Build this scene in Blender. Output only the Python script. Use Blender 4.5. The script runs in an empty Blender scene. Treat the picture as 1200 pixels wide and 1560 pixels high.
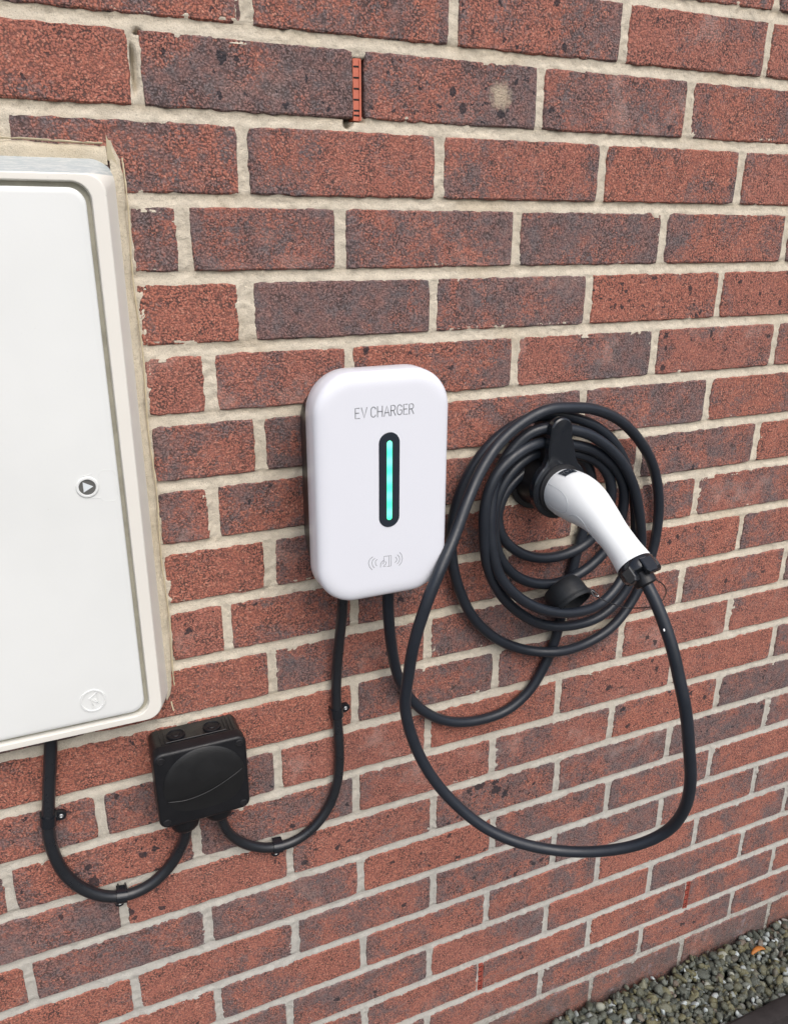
import bpy, bmesh, math, random
import numpy as np
from mathutils import Vector, Matrix, Euler, noise as mnoise

random.seed(7)
rng = np.random.default_rng(11)
scene = bpy.context.scene
COL = scene.collection

# ------------------------------------------------------------------ camera, world, sun, exposure
CAM_LOC = (-0.3323, -0.8833, 1.3907)
CAM_ROT = (1.23106, -0.0033, -0.41153)
cam_data = bpy.data.cameras.new('camera')
cam = bpy.data.objects.new('camera', cam_data); COL.objects.link(cam)
cam.location = CAM_LOC; cam.rotation_euler = CAM_ROT
cam_data.sensor_fit = 'VERTICAL'; cam_data.sensor_height = 24.0
cam_data.lens = 24.0 * 1219.3 / 1560.0
cam_data.clip_start = 0.02; cam_data.clip_end = 500
scene.camera = cam

SUN_DIR = Vector((0.06, -0.62, 0.78)).normalized()     # towards the light
world = bpy.data.worlds.new('World'); scene.world = world; world.use_nodes = True
wn = world.node_tree.nodes; wl = world.node_tree.links
wn.clear()
wo = wn.new('ShaderNodeOutputWorld'); bg = wn.new('ShaderNodeBackground'); sky = wn.new('ShaderNodeTexSky')
sky.sky_type = 'NISHITA'; sky.sun_disc = False
sky.sun_elevation = math.asin(SUN_DIR.z); sky.sun_rotation = math.atan2(SUN_DIR.x, SUN_DIR.y)
sky.air_density = 1.0; sky.dust_density = 4.0; sky.ozone_density = 1.0
hs = wn.new('ShaderNodeHueSaturation'); hs.inputs['Saturation'].default_value = 0.75
wl.new(sky.outputs[0], hs.inputs['Color']); wl.new(hs.outputs[0], bg.inputs['Color'])
bg.inputs['Strength'].default_value = 0.15
wl.new(bg.outputs[0], wo.inputs['Surface'])
sl = bpy.data.lights.new('sun', 'SUN'); sl.energy = 1.35; sl.angle = math.radians(55); sl.color = (1.0, 0.975, 0.94)
sun = bpy.data.objects.new('sun', sl); COL.objects.link(sun)
sun.rotation_euler = SUN_DIR.to_track_quat('Z', 'Y').to_euler()
vs = scene.view_settings
vs.view_transform = 'Standard'; vs.look = 'None'; vs.gamma = 1; vs.use_curve_mapping = False
vs.exposure = 0.38

# ------------------------------------------------------------------ survey helper: photo sighting -> point at a known distance from the wall
F = 1219.3
_M = Euler(CAM_ROT, 'XYZ').to_matrix(); _C = Vector(CAM_LOC)
def at(u, v, y=0.0):
    d = _M @ Vector(((u - 600) / F, -(v - 780) / F, -1.0))
    return _C + d * ((y - _C.y) / d.y)

# ------------------------------------------------------------------ naming helpers
def tag(o, label=None, cat=None, group=None, kind=None):
    if label: o['label'] = label
    if cat: o['category'] = cat
    if group: o['group'] = group
    if kind: o['kind'] = kind
    return o
def empty(name, loc, label=None, cat=None, group=None):
    o = bpy.data.objects.new(name, None); COL.objects.link(o)
    o.location = loc; o.empty_display_size = 0.05
    return tag(o, label, cat, group)
def link(name, me, mat, parent=None, smooth=True):
    o = bpy.data.objects.new(name, me); COL.objects.link(o)
    if mat: me.materials.append(mat)
    if smooth: me.polygons.foreach_set('use_smooth', [True] * len(me.polygons))
    if parent:
        o.parent = parent
        if parent.parent is None: o.matrix_parent_inverse = Matrix.Translation(-parent.location)
    return o
def mesh(name, V, Fc):
    me = bpy.data.meshes.new(name); me.from_pydata([tuple(v) for v in V], [], Fc); me.update(); return me
def obj(name, V, Fc, mat, parent=None, smooth=True, autosmooth=None):
    me = mesh(name, V, Fc)
    o = link(name, me, mat, parent, smooth)
    if autosmooth is not None: sharp(me, autosmooth)
    return o
def sharp(me, deg):
    bm = bmesh.new(); bm.from_mesh(me); bmesh.ops.recalc_face_normals(bm, faces=bm.faces)
    a = math.radians(deg)
    for e in bm.edges:
        if len(e.link_faces) == 2 and e.calc_face_angle(0) > a: e.smooth = False
    bm.to_mesh(me); bm.free()
class MB:
    def __init__(s): s.V = []; s.F = []
    def add(s, V, Fc):
        n = len(s.V); s.V += [tuple(v) for v in V]; s.F += [tuple(i + n for i in f) for f in Fc]
    def build(s, name, mat, parent=None, smooth=True, autosmooth=30):
        return obj(name, s.V, s.F, mat, parent, smooth, autosmooth)

# ------------------------------------------------------------------ shape helpers
def catmull(P, step=0.004):
    P = [Vector(p) for p in P]; Q = [P[0] * 2 - P[1]] + P + [P[-1] * 2 - P[-2]]; out = []
    for i in range(1, len(Q) - 2):
        a, b, c, d = Q[i-1:i+3]
        n = max(2, int((c - b).length / step))
        ta = 0; tb = (b-a).length**.5; tc = tb + (c-b).length**.5; td = tc + (d-c).length**.5
        for k in range(n):
            t = tb + (tc - tb) * k / n
            A1 = a*((tb-t)/(tb-ta)) + b*((t-ta)/(tb-ta)); A2 = b*((tc-t)/(tc-tb)) + c*((t-tb)/(tc-tb)); A3 = c*((td-t)/(td-tc)) + d*((t-tc)/(td-tc))
            B1 = A1*((tc-t)/(tc-ta)) + A2*((t-ta)/(tc-ta)); B2 = A2*((td-t)/(td-tb)) + A3*((t-tb)/(td-tb))
            out.append(B1*((tc-t)/(tc-tb)) + B2*((t-tb)/(tc-tb)))
    out.append(P[-1]); return out
def smooth_path(P, it=6):
    P = [p.copy() for p in P]
    for _ in range(it):
        P = [P[0]] + [(P[i-1] + P[i]*2 + P[i+1]) / 4 for i in range(1, len(P)-1)] + [P[-1]]
    return P
def sweep(P, rad, n=16, up=Vector((0, -1, 0)), cap=True, sec=None):
    """rad: number, list of numbers, or list of (a, b) semi-axes; sec: optional exponent for squarish sections"""
    V = []; Fc = []; N = len(P); T = []
    for i in range(N): T.append((P[min(i+1, N-1)] - P[max(i-1, 0)]).normalized())
    a = (up - T[0] * up.dot(T[0])).normalized()
    for i in range(N):
        a = (a - T[i] * a.dot(T[i])).normalized(); b = T[i].cross(a)
        r = rad[i] if isinstance(rad, (list, tuple)) else rad
        ra, rb = r if isinstance(r, (list, tuple)) else (r, r)
        for k in range(n):
            t = 2 * math.pi * k / n; c, s = math.cos(t), math.sin(t)
            if sec: c = math.copysign(abs(c)**sec, c); s = math.copysign(abs(s)**sec, s)
            V.append(P[i] + a * (c * ra) + b * (s * rb))
    for i in range(N-1):
        for k in range(n):
            k2 = (k+1) % n; Fc.append((i*n+k, i*n+k2, (i+1)*n+k2, (i+1)*n+k))
    if cap: Fc.append(tuple(range(n))[::-1]); Fc.append(tuple((N-1)*n + k for k in range(n)))
    return V, Fc
def rrect(cx, cz, hw, hh, r, n=8, p=1.0):
    r = max(1e-4, min(r, hw, hh)); pts = []
    for (sx, sz, a0) in ((1, 1, 0), (-1, 1, 90), (-1, -1, 180), (1, -1, 270)):
        for k in range(n + 1):
            a = math.radians(a0 + 90 * k / n)
            pts.append((cx + sx * (hw - r) + math.cos(a) * r, cz + sz * (hh - r) + math.sin(a) * r))
    return pts
def loft(rings, capf=True, capb=True):
    """rings: list of lists of 3D points, same count"""
    V = []; Fc = []; n = len(rings[0])
    for R_ in rings: V += [tuple(p) for p in R_]
    for i in range(len(rings) - 1):
        for k in range(n):
            k2 = (k + 1) % n; Fc.append((i*n+k, i*n+k2, (i+1)*n+k2, (i+1)*n+k))
    if capb: Fc.append(tuple(range(n))[::-1])
    if capf: Fc.append(tuple((len(rings)-1)*n + k for k in range(n)))
    return V, Fc
def rr_loft(cx, cz, hw, hh, r, prof, n=8, capf=True, capb=True):
    """prof: list of (inset, y)"""
    rings = []
    for ins, y in prof:
        rings.append([(x, y, z) for x, z in rrect(cx, cz, hw - ins, hh - ins, max(r - ins, .0006), n)])
    return loft(rings, capf, capb)
def disc_y(cx, cz, prof, n=28, capf=True, capb=True):
    """turned shape about an axis along y; prof: list of (radius, y)"""
    rings = [[(cx + math.cos(2*math.pi*k/n)*r, y, cz + math.sin(2*math.pi*k/n)*r) for k in range(n)] for r, y in prof]
    return loft(rings, capf, capb)
def turned(P0, axis, prof, n=28, capf=True, capb=True, up=Vector((0,0,1))):
    ax = Vector(axis).normalized()
    if abs(up.dot(ax)) > .95: up = Vector((1, 0, 0))
    a = (up - ax*up.dot(ax)).normalized(); b = ax.cross(a); P0 = Vector(P0)
    rings = [[P0 + ax*d + (a*math.cos(2*math.pi*k/n) + b*math.sin(2*math.pi*k/n))*r for k in range(n)] for r, d in prof]
    return loft(rings, capf, capb)
def ribbon(pts, w, y, closed=False, t=0.0004):
    """printed or embossed line lying in a plane y, given (x, z) points"""
    P = [Vector((p[0], p[1])) for p in pts]; n = len(P); V = []; Fc = []
    for i in range(n):
        a = P[(i-1) % n] if (closed or i > 0) else P[i]; b = P[(i+1) % n] if (closed or i < n-1) else P[i]
        d = (b - a).normalized(); nn = Vector((-d.y, d.x)) * w / 2
        e = Vector((0, 0))
        if not closed and i == 0: e = -d * w * .4
        if not closed and i == n-1: e = d * w * .4
        for s, yy in ((1, y + .0001), (.8, y - t), (-.8, y - t), (-1, y + .0001)):
            q = P[i] + nn * s + e; V.append((q.x, yy, q.y))
    m = n if closed else n - 1
    for i in range(m):
        j = (i + 1) % n
        for k in range(3): Fc.append((i*4+k, j*4+k, j*4+k+1, i*4+k+1))
    return V, Fc

# ------------------------------------------------------------------ materials
class NT:
    def __init__(s, name):
        s.m = bpy.data.materials.new(name); s.m.use_nodes = True
        s.t = s.m.node_tree; s.b = s.t.nodes['Principled BSDF']
    def n(s, typ, **kw):
        x = s.t.nodes.new(typ)
        for k, v in kw.items():
            if k.startswith('i_'): x.inputs[k[2:].replace('_', ' ')].default_value = v
            else: setattr(x, k, v)
        return x
    def l(s, a, b): s.t.links.new(a, b)
    def pos(s): return s.n('ShaderNodeNewGeometry').outputs['Position']
    def noise(s, vec, scale, detail=4, rough=.55, dist=0):
        x = s.n('ShaderNodeTexNoise'); x.inputs['Scale'].default_value = scale; x.inputs['Detail'].default_value = detail
        x.inputs['Roughness'].default_value = rough; x.inputs['Distortion'].default_value = dist; s.l(vec, x.inputs['Vector']); return x.outputs['Fac']
    def voro(s, vec, scale, feature='F1', out='Distance', rnd=1.0):
        x = s.n('ShaderNodeTexVoronoi'); x.feature = feature; x.inputs['Scale'].default_value = scale; x.inputs['Randomness'].default_value = rnd
        s.l(vec, x.inputs['Vector']); return x.outputs[out]
    def ramp(s, f, a, b, lo=0.0, hi=1.0, smooth=True):
        x = s.n('ShaderNodeMapRange'); x.interpolation_type = 'SMOOTHSTEP' if smooth else 'LINEAR'
        for k, v in ((1, a), (2, b), (3, lo), (4, hi)):
            if hasattr(v, 'links'): s.l(v, x.inputs[k])
            else: x.inputs[k].default_value = v
        s.l(f, x.inputs[0]); return x.outputs[0]
    def math(s, op, a, b=0.0, c=None, clamp=False):
        x = s.n('ShaderNodeMath'); x.operation = op; x.use_clamp = clamp
        for i, v in enumerate((a, b) if c is None else (a, b, c)):
            if hasattr(v, 'links'): s.l(v, x.inputs[i])
            else: x.inputs[i].default_value = v
        return x.outputs[0]
    def mix(s, f, a, b, typ='MIX'):
        x = s.n('ShaderNodeMix'); x.data_type = 'RGBA'; x.blend_type = typ
        for i, v in ((0, f), (6, a), (7, b)):
            if hasattr(v, 'links'): s.l(v, x.inputs[i])
            else: x.inputs[i].default_value = v if i == 0 else (tuple(v) + (1,) if len(v) == 3 else v)
        return x.outputs[2]
    def vmath(s, op, a, b=None, scale=None):
        x = s.n('ShaderNodeVectorMath'); x.operation = op
        for i, v in enumerate((a, b)):
            if v is None: continue
            if hasattr(v, 'links'): s.l(v, x.inputs[i])
            else: x.inputs[i].default_value = v
        if scale is not None:
            if hasattr(scale, 'links'): s.l(scale, x.inputs['Scale'])
            else: x.inputs['Scale'].default_value = scale
        return x.outputs['Value'] if op in ('LENGTH', 'DISTANCE', 'DOT_PRODUCT') else x.outputs[0]
    def attr(s, name, out='Fac', typ='OBJECT'):
        x = s.n('ShaderNodeAttribute'); x.attribute_type = typ; x.attribute_name = name; return x.outputs[out]
    def bump(s, h, strength=.5, dist=.001, prev=None):
        x = s.n('ShaderNodeBump'); x.inputs['Strength'].default_value = strength; x.inputs['Distance'].default_value = dist
        s.l(h, x.inputs['Height'])
        if prev is not None: s.l(prev, x.inputs['Normal'])
        return x.outputs[0]
    def set(s, **kw):
        for k, v in kw.items():
            i = s.b.inputs[k.replace('_', ' ')]
            if hasattr(v, 'links'): s.l(v, i)
            elif isinstance(v, (tuple, list)) and len(v) == 3: i.default_value = tuple(v) + (1,)
            else: i.default_value = v
        return s.m

def m_brick():
    s = NT('rustic_brick')
    P = s.pos(); oi = s.n('ShaderNodeObjectInfo')
    off = s.vmath('SCALE', oi.outputs['Location'], scale=7.31)
    Q = s.vmath('ADD', P, off)
    tc = s.n('ShaderNodeTexCoord').outputs['Object']
    sx = s.n('ShaderNodeSeparateXYZ'); s.l(tc, sx.inputs[0])
    dark = s.attr('dark'); bias = s.attr('bias'); spots = s.attr('spots')
    # grain: lumps of 2-4 mm with pits between them
    warp = s.n('ShaderNodeTexNoise'); warp.inputs['Scale'].default_value = 140; warp.inputs['Detail'].default_value = 3; s.l(Q, warp.inputs['Vector'])
    Qw = s.vmath('ADD', Q, s.vmath('SCALE', s.vmath('SUBTRACT', warp.outputs['Color'], (.5, .5, .5)), scale=.005))
    v1 = s.voro(Qw, 470); v2 = s.noise(Q, 1100, 3, .65); v3 = s.noise(Q, 430, 4, .75)
    v1b = s.n('ShaderNodeTexVoronoi'); v1b.inputs['Scale'].default_value = 470; s.l(Qw, v1b.inputs['Vector'])
    cellr = s.n('ShaderNodeSeparateColor'); s.l(v1b.outputs['Color'], cellr.inputs[0])
    pit = s.ramp(s.math('ADD', s.math('MULTIPLY', v3, .8), s.math('MULTIPLY', v1, .45)), .57, .74)      # 1 in the pits
    # broad flashed patches
    n1 = s.noise(Q, 17, 3, .6, .4); n1b = s.noise(Q, 95, 5, .75)
    patch = s.math('ADD', s.math('MULTIPLY', n1, 1.05), s.math('MULTIPLY', s.math('SUBTRACT', n1b, .38), .60))
    endm = s.ramp(s.math('ABSOLUTE', sx.outputs[0]), .075, .112, 0, .12)
    side = s.math('MULTIPLY', s.math('MULTIPLY', sx.outputs[0], 2.2), bias)
    lvl = s.math('ADD', s.math('ADD', s.math('MULTIPLY', s.math('SUBTRACT', dark, .5), .62), endm), side)
    dm = s.math('ADD', patch, lvl)
    dmask = s.ramp(s.math('ADD', dm, s.math('MULTIPLY', s.math('SUBTRACT', cellr.outputs[0], .5), .22)), .48, .74)
    red = s.mix(cellr.outputs[1], (.450, .160, .106), (.305, .112, .084))
    red = s.mix(s.ramp(cellr.outputs[2], .78, .98), red, (.54, .24, .17))
    grey = s.mix(cellr.outputs[1], (.178, .152, .155), (.100, .094, .101))
    hue = s.math('MULTIPLY', oi.outputs['Random'], 1.0)
    red = s.mix(s.math('MULTIPLY', hue, .30), red, (.30, .135, .115))
    base = s.mix(s.math('MULTIPLY', dmask, s.ramp(s.noise(Q, 55, 3, .7), .3, .7, .55, .95)), red, grey)
    base = s.mix(s.math('MULTIPLY', pit, s.ramp(s.noise(Q, 38, 3), .35, .65, .50, .92)), base, (.055, .036, .034))
    dust = s.ramp(s.noise(Q, 1300, 2, .6), .66, .78)
    base = s.mix(s.math('MULTIPLY', dust, .35), base, (.42, .26, .22))
    bl = s.math('MULTIPLY', s.ramp(s.noise(Q, 13, 4, .7), .52, .70), s.ramp(oi.outputs['Random'], .45, .8))
    base = s.mix(s.math('MULTIPLY', bl, .30), base, (.50, .36, .32))
    mp = s.n('ShaderNodeMapping'); mp.inputs['Scale'].default_value = (9, 1, 120); s.l(Q, mp.inputs['Vector'])
    drag = s.math('MULTIPLY', s.ramp(s.noise(mp.outputs[0], 1.6, 3, .6), .58, .74), s.ramp(oi.outputs['Random'], .55, .35))
    base = s.mix(s.math('MULTIPLY', drag, .32), base, (.15, .07, .055))
    # iron spots
    Ps = s.vmath('ADD', Q, s.vmath('SCALE', s.vmath('SUBTRACT', warp.outputs['Color'], (.5, .5, .5)), scale=.013))
    for sc, rad, thr in ((62, .32, .71), (125, .30, .66), (30, .30, .95)):
        vv = s.n('ShaderNodeTexVoronoi'); vv.inputs['Scale'].default_value = sc; s.l(Ps, vv.inputs['Vector'])
        sep = s.n('ShaderNodeSeparateColor'); s.l(vv.outputs['Color'], sep.inputs[0])
        sel = s.ramp(s.math('ADD', sep.outputs[0], s.math('MULTIPLY', spots, .42)), thr + .28, thr + .30)
        rr = s.math('MULTIPLY', sep.outputs[1], rad)
        m = s.math('MULTIPLY', sel, s.math('LESS_THAN', vv.outputs['Distance'], rr))
        base = s.mix(s.math('MULTIPLY', m, .85), base, (.022, .022, .028))
    # pale lime specks, efflorescence low down, one mortar smear
    fl = s.ramp(s.voro(Q, 95), .05, .09, 1, 0)
    flc = s.math('MULTIPLY', fl, s.ramp(s.noise(Q, 31, 2), .62, .70))
    base = s.mix(s.math('MULTIPLY', flc, .7), base, (.55, .47, .42))
    px = s.n('ShaderNodeSeparateXYZ'); s.l(P, px.inputs[0])
    eff = s.ramp(s.noise(P, 22, 5, .75), .56, .72)
    eff = s.math('MULTIPLY', eff, s.ramp(px.outputs[2], .15, .04))
    base = s.mix(s.math('MULTIPLY', eff, .5), base, (.42, .40, .46))
    spl = s.math('MULTIPLY', s.ramp(s.math('ADD', px.outputs[2], s.math('MULTIPLY', s.noise(P, 26, 5, .7), .12)), .17, .06), s.ramp(s.noise(P, 240, 4, .75), .38, .60))
    base = s.mix(s.math('MULTIPLY', spl, .55), base, (.10, .085, .068))
    c = at(762, 146)
    d = s.vmath('DISTANCE', s.vmath('ADD', P, s.vmath('SCALE', s.vmath('SUBTRACT', warp.outputs['Color'], (.5, .5, .5)), scale=.016)), tuple(c))
    smear = s.math('MULTIPLY', s.ramp(s.math('ADD', d, s.math('MULTIPLY', s.noise(P, 110, 4, .7), .016)), .014, .026, 1, 0), s.ramp(s.math('ADD', pit, s.noise(Q, 300, 3)), .25, .5))
    base = s.mix(s.math('MULTIPLY', smear, .85), base, (.46, .38, .28))
    h = s.math('SUBTRACT', s.math('MULTIPLY', v2, .5), s.math('MULTIPLY', pit, 1.0))
    h2 = s.math('ADD', h, s.math('MULTIPLY', s.math('SUBTRACT', .6, v1), .8))
    nrm = s.bump(h2, .60, .0011, s.bump(s.noise(Q, 70, 3, .6), .45, .0030))
    return s.set(Base_Color=base, Roughness=.86, Normal=nrm, Specular_IOR_Level=.35)

def m_mortar(name='mortar', tint=(.62, .555, .45), dirt=(.42, .33, .215)):
    s = NT(name); P = s.pos()
    a = s.noise(P, 900, 3, .7); b = s.noise(P, 60, 4, .6); c = s.noise(P, 9, 3, .5)
    base = s.mix(s.ramp(b, .35, .75), tint, tuple(x * .82 for x in tint))
    base = s.mix(s.math('MULTIPLY', s.ramp(c, .50, .72), .35), base, dirt)
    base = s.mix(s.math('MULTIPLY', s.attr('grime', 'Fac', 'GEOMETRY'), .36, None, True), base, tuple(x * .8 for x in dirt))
    base = s.mix(s.math('MULTIPLY', s.ramp(a, .34, .46, 1, 0), .6), base, tuple(x * .42 for x in tint))
    base = s.mix(s.math('MULTIPLY', s.ramp(a, .60, .72), .35), base, tuple(min(.75, x * 1.35) for x in tint))
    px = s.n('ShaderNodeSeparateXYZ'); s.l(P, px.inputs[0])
    base = s.mix(s.math('MULTIPLY', s.ramp(px.outputs[2], 1.0, .35), .75), base, (.37, .372, .36))   # dimmer, cooler light low on the wall, painted into the mortar colour
    spl = s.math('MULTIPLY', s.ramp(s.math('ADD', px.outputs[2], s.math('MULTIPLY', s.noise(P, 26, 5, .7), .12)), .19, .06), s.ramp(s.noise(P, 240, 4, .75), .36, .60))
    base = s.mix(s.math('MULTIPLY', spl, .6), base, (.13, .115, .085))
    # damp, slightly green and grey run marks and pale smears of their own shape
    run = s.ramp(s.noise(P, 14, 5, .75), .56, .70)
    base = s.mix(s.math('MULTIPLY', run, .28), base, (.30, .27, .20))
    nrm = s.bump(s.math('ADD', a, s.math('MULTIPLY', s.noise(P, 320, 3), 1.2)), .8, .0012)
    return s.set(Base_Color=base, Roughness=.93, Normal=nrm, Specular_IOR_Level=.2)

def m_plain(name, col, rough=.5, bump=0, bscale=400, spec=.5, metal=0, var=0, coat=0, vscale=30):
    s = NT(name); P = s.pos()
    base = col
    if var:
        f = s.ramp(s.noise(P, vscale, 4, .65), .35, .7)
        base = s.mix(s.math('MULTIPLY', f, var), col, tuple(x * .55 for x in col))
    kw = dict(Base_Color=base, Metallic=metal, Specular_IOR_Level=spec, Coat_Weight=coat)
    r = s.ramp(s.noise(P, 55, 4, .6), .3, .7, max(.02, rough - .06), rough + .08); kw['Roughness'] = r
    if bump: kw['Normal'] = s.bump(s.noise(P, bscale, 3, .6), bump, .0004)
    return s.set(**kw)

def m_box(c1, c2, nm='grp_cabinet'):
    s = NT(nm); P = s.pos()
    g = s.n('ShaderNodeNewGeometry'); nz = s.n('ShaderNodeSeparateXYZ'); s.l(g.outputs['True Normal'], nz.inputs[0])
    base = s.mix(s.ramp(s.noise(P, 6, 3), .3, .7), c1, c2)
    mp = s.n('ShaderNodeMapping'); mp.inputs['Scale'].default_value = (40, 40, 420); s.l(P, mp.inputs['Vector'])
    streak = s.noise(mp.outputs[0], 2.5, 5, .75)
    # rain-borne grime settles on the ledge along the top: a stain belonging to the cabinet
    px = s.n('ShaderNodeSeparateXYZ'); s.l(P, px.inputs[0])
    ledge = s.ramp(px.outputs[2], 1.4378, 1.4388)
    grime = s.math('MULTIPLY', ledge, s.ramp(streak, .30, .60, .45, 1.0))
    base = s.mix(s.math('MULTIPLY', grime, .85), base, (.30, .35, .37))
    sp = s.ramp(s.noise(P, 130, 4, .75), .66, .72)
    near = s.ramp(s.math('ABSOLUTE', s.math('SUBTRACT', px.outputs[2], 1.434)), .004, .022, 1, 0)
    base = s.mix(s.math('MULTIPLY', s.math('MULTIPLY', sp, near), .7), base, (.18, .19, .18))
    fine = s.ramp(s.noise(P, 420, 3, .7), .70, .76)
    base = s.mix(s.math('MULTIPLY', fine, .35), base, (.35, .33, .28))
    return s.set(Base_Color=base, Roughness=.42, Normal=s.bump(s.noise(P, 300, 3), .12, .0004), Specular_IOR_Level=.4)

def m_stone():
    s = NT('gravel_stone'); P = s.pos()
    r = s.attr('tone', 'Fac', 'GEOMETRY'); q = s.attr('hue', 'Fac', 'GEOMETRY')
    c = s.mix(r, (.028, .033, .025), (.100, .108, .086))
    c = s.mix(s.ramp(r, .84, .95), c, (.36, .40, .40))
    c = s.mix(s.math('MULTIPLY', s.ramp(q, .55, .9), .55), c, (.150, .130, .045))
    c = s.mix(s.math('MULTIPLY', s.ramp(q, .12, .0), .7), c, (.13, .085, .06))
    nz = s.noise(P, 330, 4, .7)
    c = s.mix(s.ramp(nz, .42, .75, 0, .35), c, (.24, .27, .25))
    c = s.mix(s.ramp(nz, .45, .2, 0, .55), c, (.03, .032, .022))
    return s.set(Base_Color=c, Roughness=.75, Normal=s.bump(s.noise(P, 500, 4), .4, .0008))

M_BRICK = m_brick()
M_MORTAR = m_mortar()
M_RENDER = m_mortar('sandy_mortar', (.60, .53, .41), (.40, .32, .20))
M_BOX = m_box((.71, .69, .635), (.67, .65, .60)); M_DOOR = m_box((.695, .71, .70), (.655, .67, .66), 'grp_door')
M_CABLE = m_plain('cable_rubber', (.016, .020, .028), .36, .25, 500, .4, var=.3)
M_SUPPLY = m_plain('cable_sheath', (.014, .016, .020), .32, .25, 260, .5, var=.3)
M_BLACK = m_plain('black_plastic', (.011, .011, .013), .36, .25, 600, .5)
M_DULL = m_plain('matt_black_plastic', (.0075, .008, .010), .40, .5, 900, .4, var=.3)
M_RUBBER = m_plain('cap_rubber', (.012, .014, .017), .55, .5, 300, .4, var=.5, vscale=120)
M_GLOSSB = m_plain('gloss_black_plastic', (.010, .012, .016), .16, .1, 300, .5)
M_WHITE = m_plain('white_shell', (.665, .68, .735), .34, 0, 1, .5, coat=.15)
M_GUNW = m_plain('connector_white', (.80, .83, .84), .38, .05, 700, .45)
M_LENS = m_plain('smoked_lens', (.018, .024, .034), .12, 0, 1, .5)
M_INK = m_plain('grey_ink', (.24, .25, .27), .5)
M_LINE = m_plain('shell_groove', (.50, .53, .55), .5)
M_STEEL = m_plain('zinc_steel', (.55, .55, .55), .35, .2, 900, .5, metal=.9, var=.3)
M_LOCK = m_plain('lock_grey', (.10, .10, .095), .5, .4, 700)
M_TERRA = m_plain('terracotta_plastic', (.50, .13, .075), .5, .2, 500, var=.15)
M_TERRA2 = m_plain('dark_red_vent_plastic', (.30, .065, .045), .6, .2, 500, var=.4)  # darker red than the top vent, for the low vents
M_HOLE = m_plain('vent_dark', (.008, .006, .006), .8)
M_TIMBER = m_plain('edging_dark', (.030, .026, .026), .85, .8, 300, .2, var=.5, vscale=60)
M_SOIL = m_plain('soil_dark', (.030, .028, .024), .95, .8, 300, .2, var=.5, vscale=60)
M_PATH = m_plain('paving_dark', (.12, .115, .105), .9, .7, 200, .2, var=.5, vscale=20)
M_STONE = m_stone()
M_LEAF = m_plain('dead_leaf', (.36, .13, .025), .5, .3, 300, .4, var=.5, vscale=90)
M_GROOVE = m_plain('groove_olive', (.36, .345, .28), .8, var=.5, vscale=40)  # darker olive tone lining the door groove

s_ = NT('led_light'); P_ = s_.pos(); px_ = s_.n('ShaderNodeSeparateXYZ'); s_.l(P_, px_.inputs[0])
w_ = s_.math('SINE', s_.math('MULTIPLY', s_.math('SUBTRACT', px_.outputs[2], 1.0835), 2*math.pi/.0200))
hot_ = s_.ramp(w_, -1.4, 1.8)
M_LED = s_.set(Base_Color=(.05, .4, .3), Emission_Color=s_.mix(hot_, (.04, .80, .34), (.20, .98, .54)), Emission_Strength=1.25, Roughness=.3)

# ------------------------------------------------------------------ ground
def plane(name, x0, x1, y0, y1, z, mat, nx=1, ny=1):
    V = [(x0 + (x1-x0)*i/nx, y0 + (y1-y0)*j/ny, z) for j in range(ny+1) for i in range(nx+1)]
    Fc = [(j*(nx+1)+i, j*(nx+1)+i+1, (j+1)*(nx+1)+i+1, (j+1)*(nx+1)+i) for j in range(ny) for i in range(nx)]
    return obj(name, V, Fc, mat, None, False)
g = plane('ground', -120, 120, -120, 120, -0.03, M_SOIL); tag(g, 'dark bare ground beyond the gravel strip', kind='structure')
pv = MB()
pv.add([(-6, -8, -.026), (6, -8, -.026), (6, -.185, -.026), (-6, -.185, -.026), (-6, -8, .004), (6, -8, .004), (6, -.185, .004), (-6, -.185, .004)],
       [(4, 5, 6, 7), (3, 7, 6, 2), (0, 1, 5, 4), (1, 2, 6, 5), (0, 4, 7, 3)])
tag(pv.build('path', M_PATH, None, False), 'dark path beyond the gravel strip', kind='structure')

# ------------------------------------------------------------------ brick wall
wall = empty('brick_wall', (0.3, 0.05, 0), 'red and grey rustic brick wall with pale sandy mortar joints', 'wall')
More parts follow.
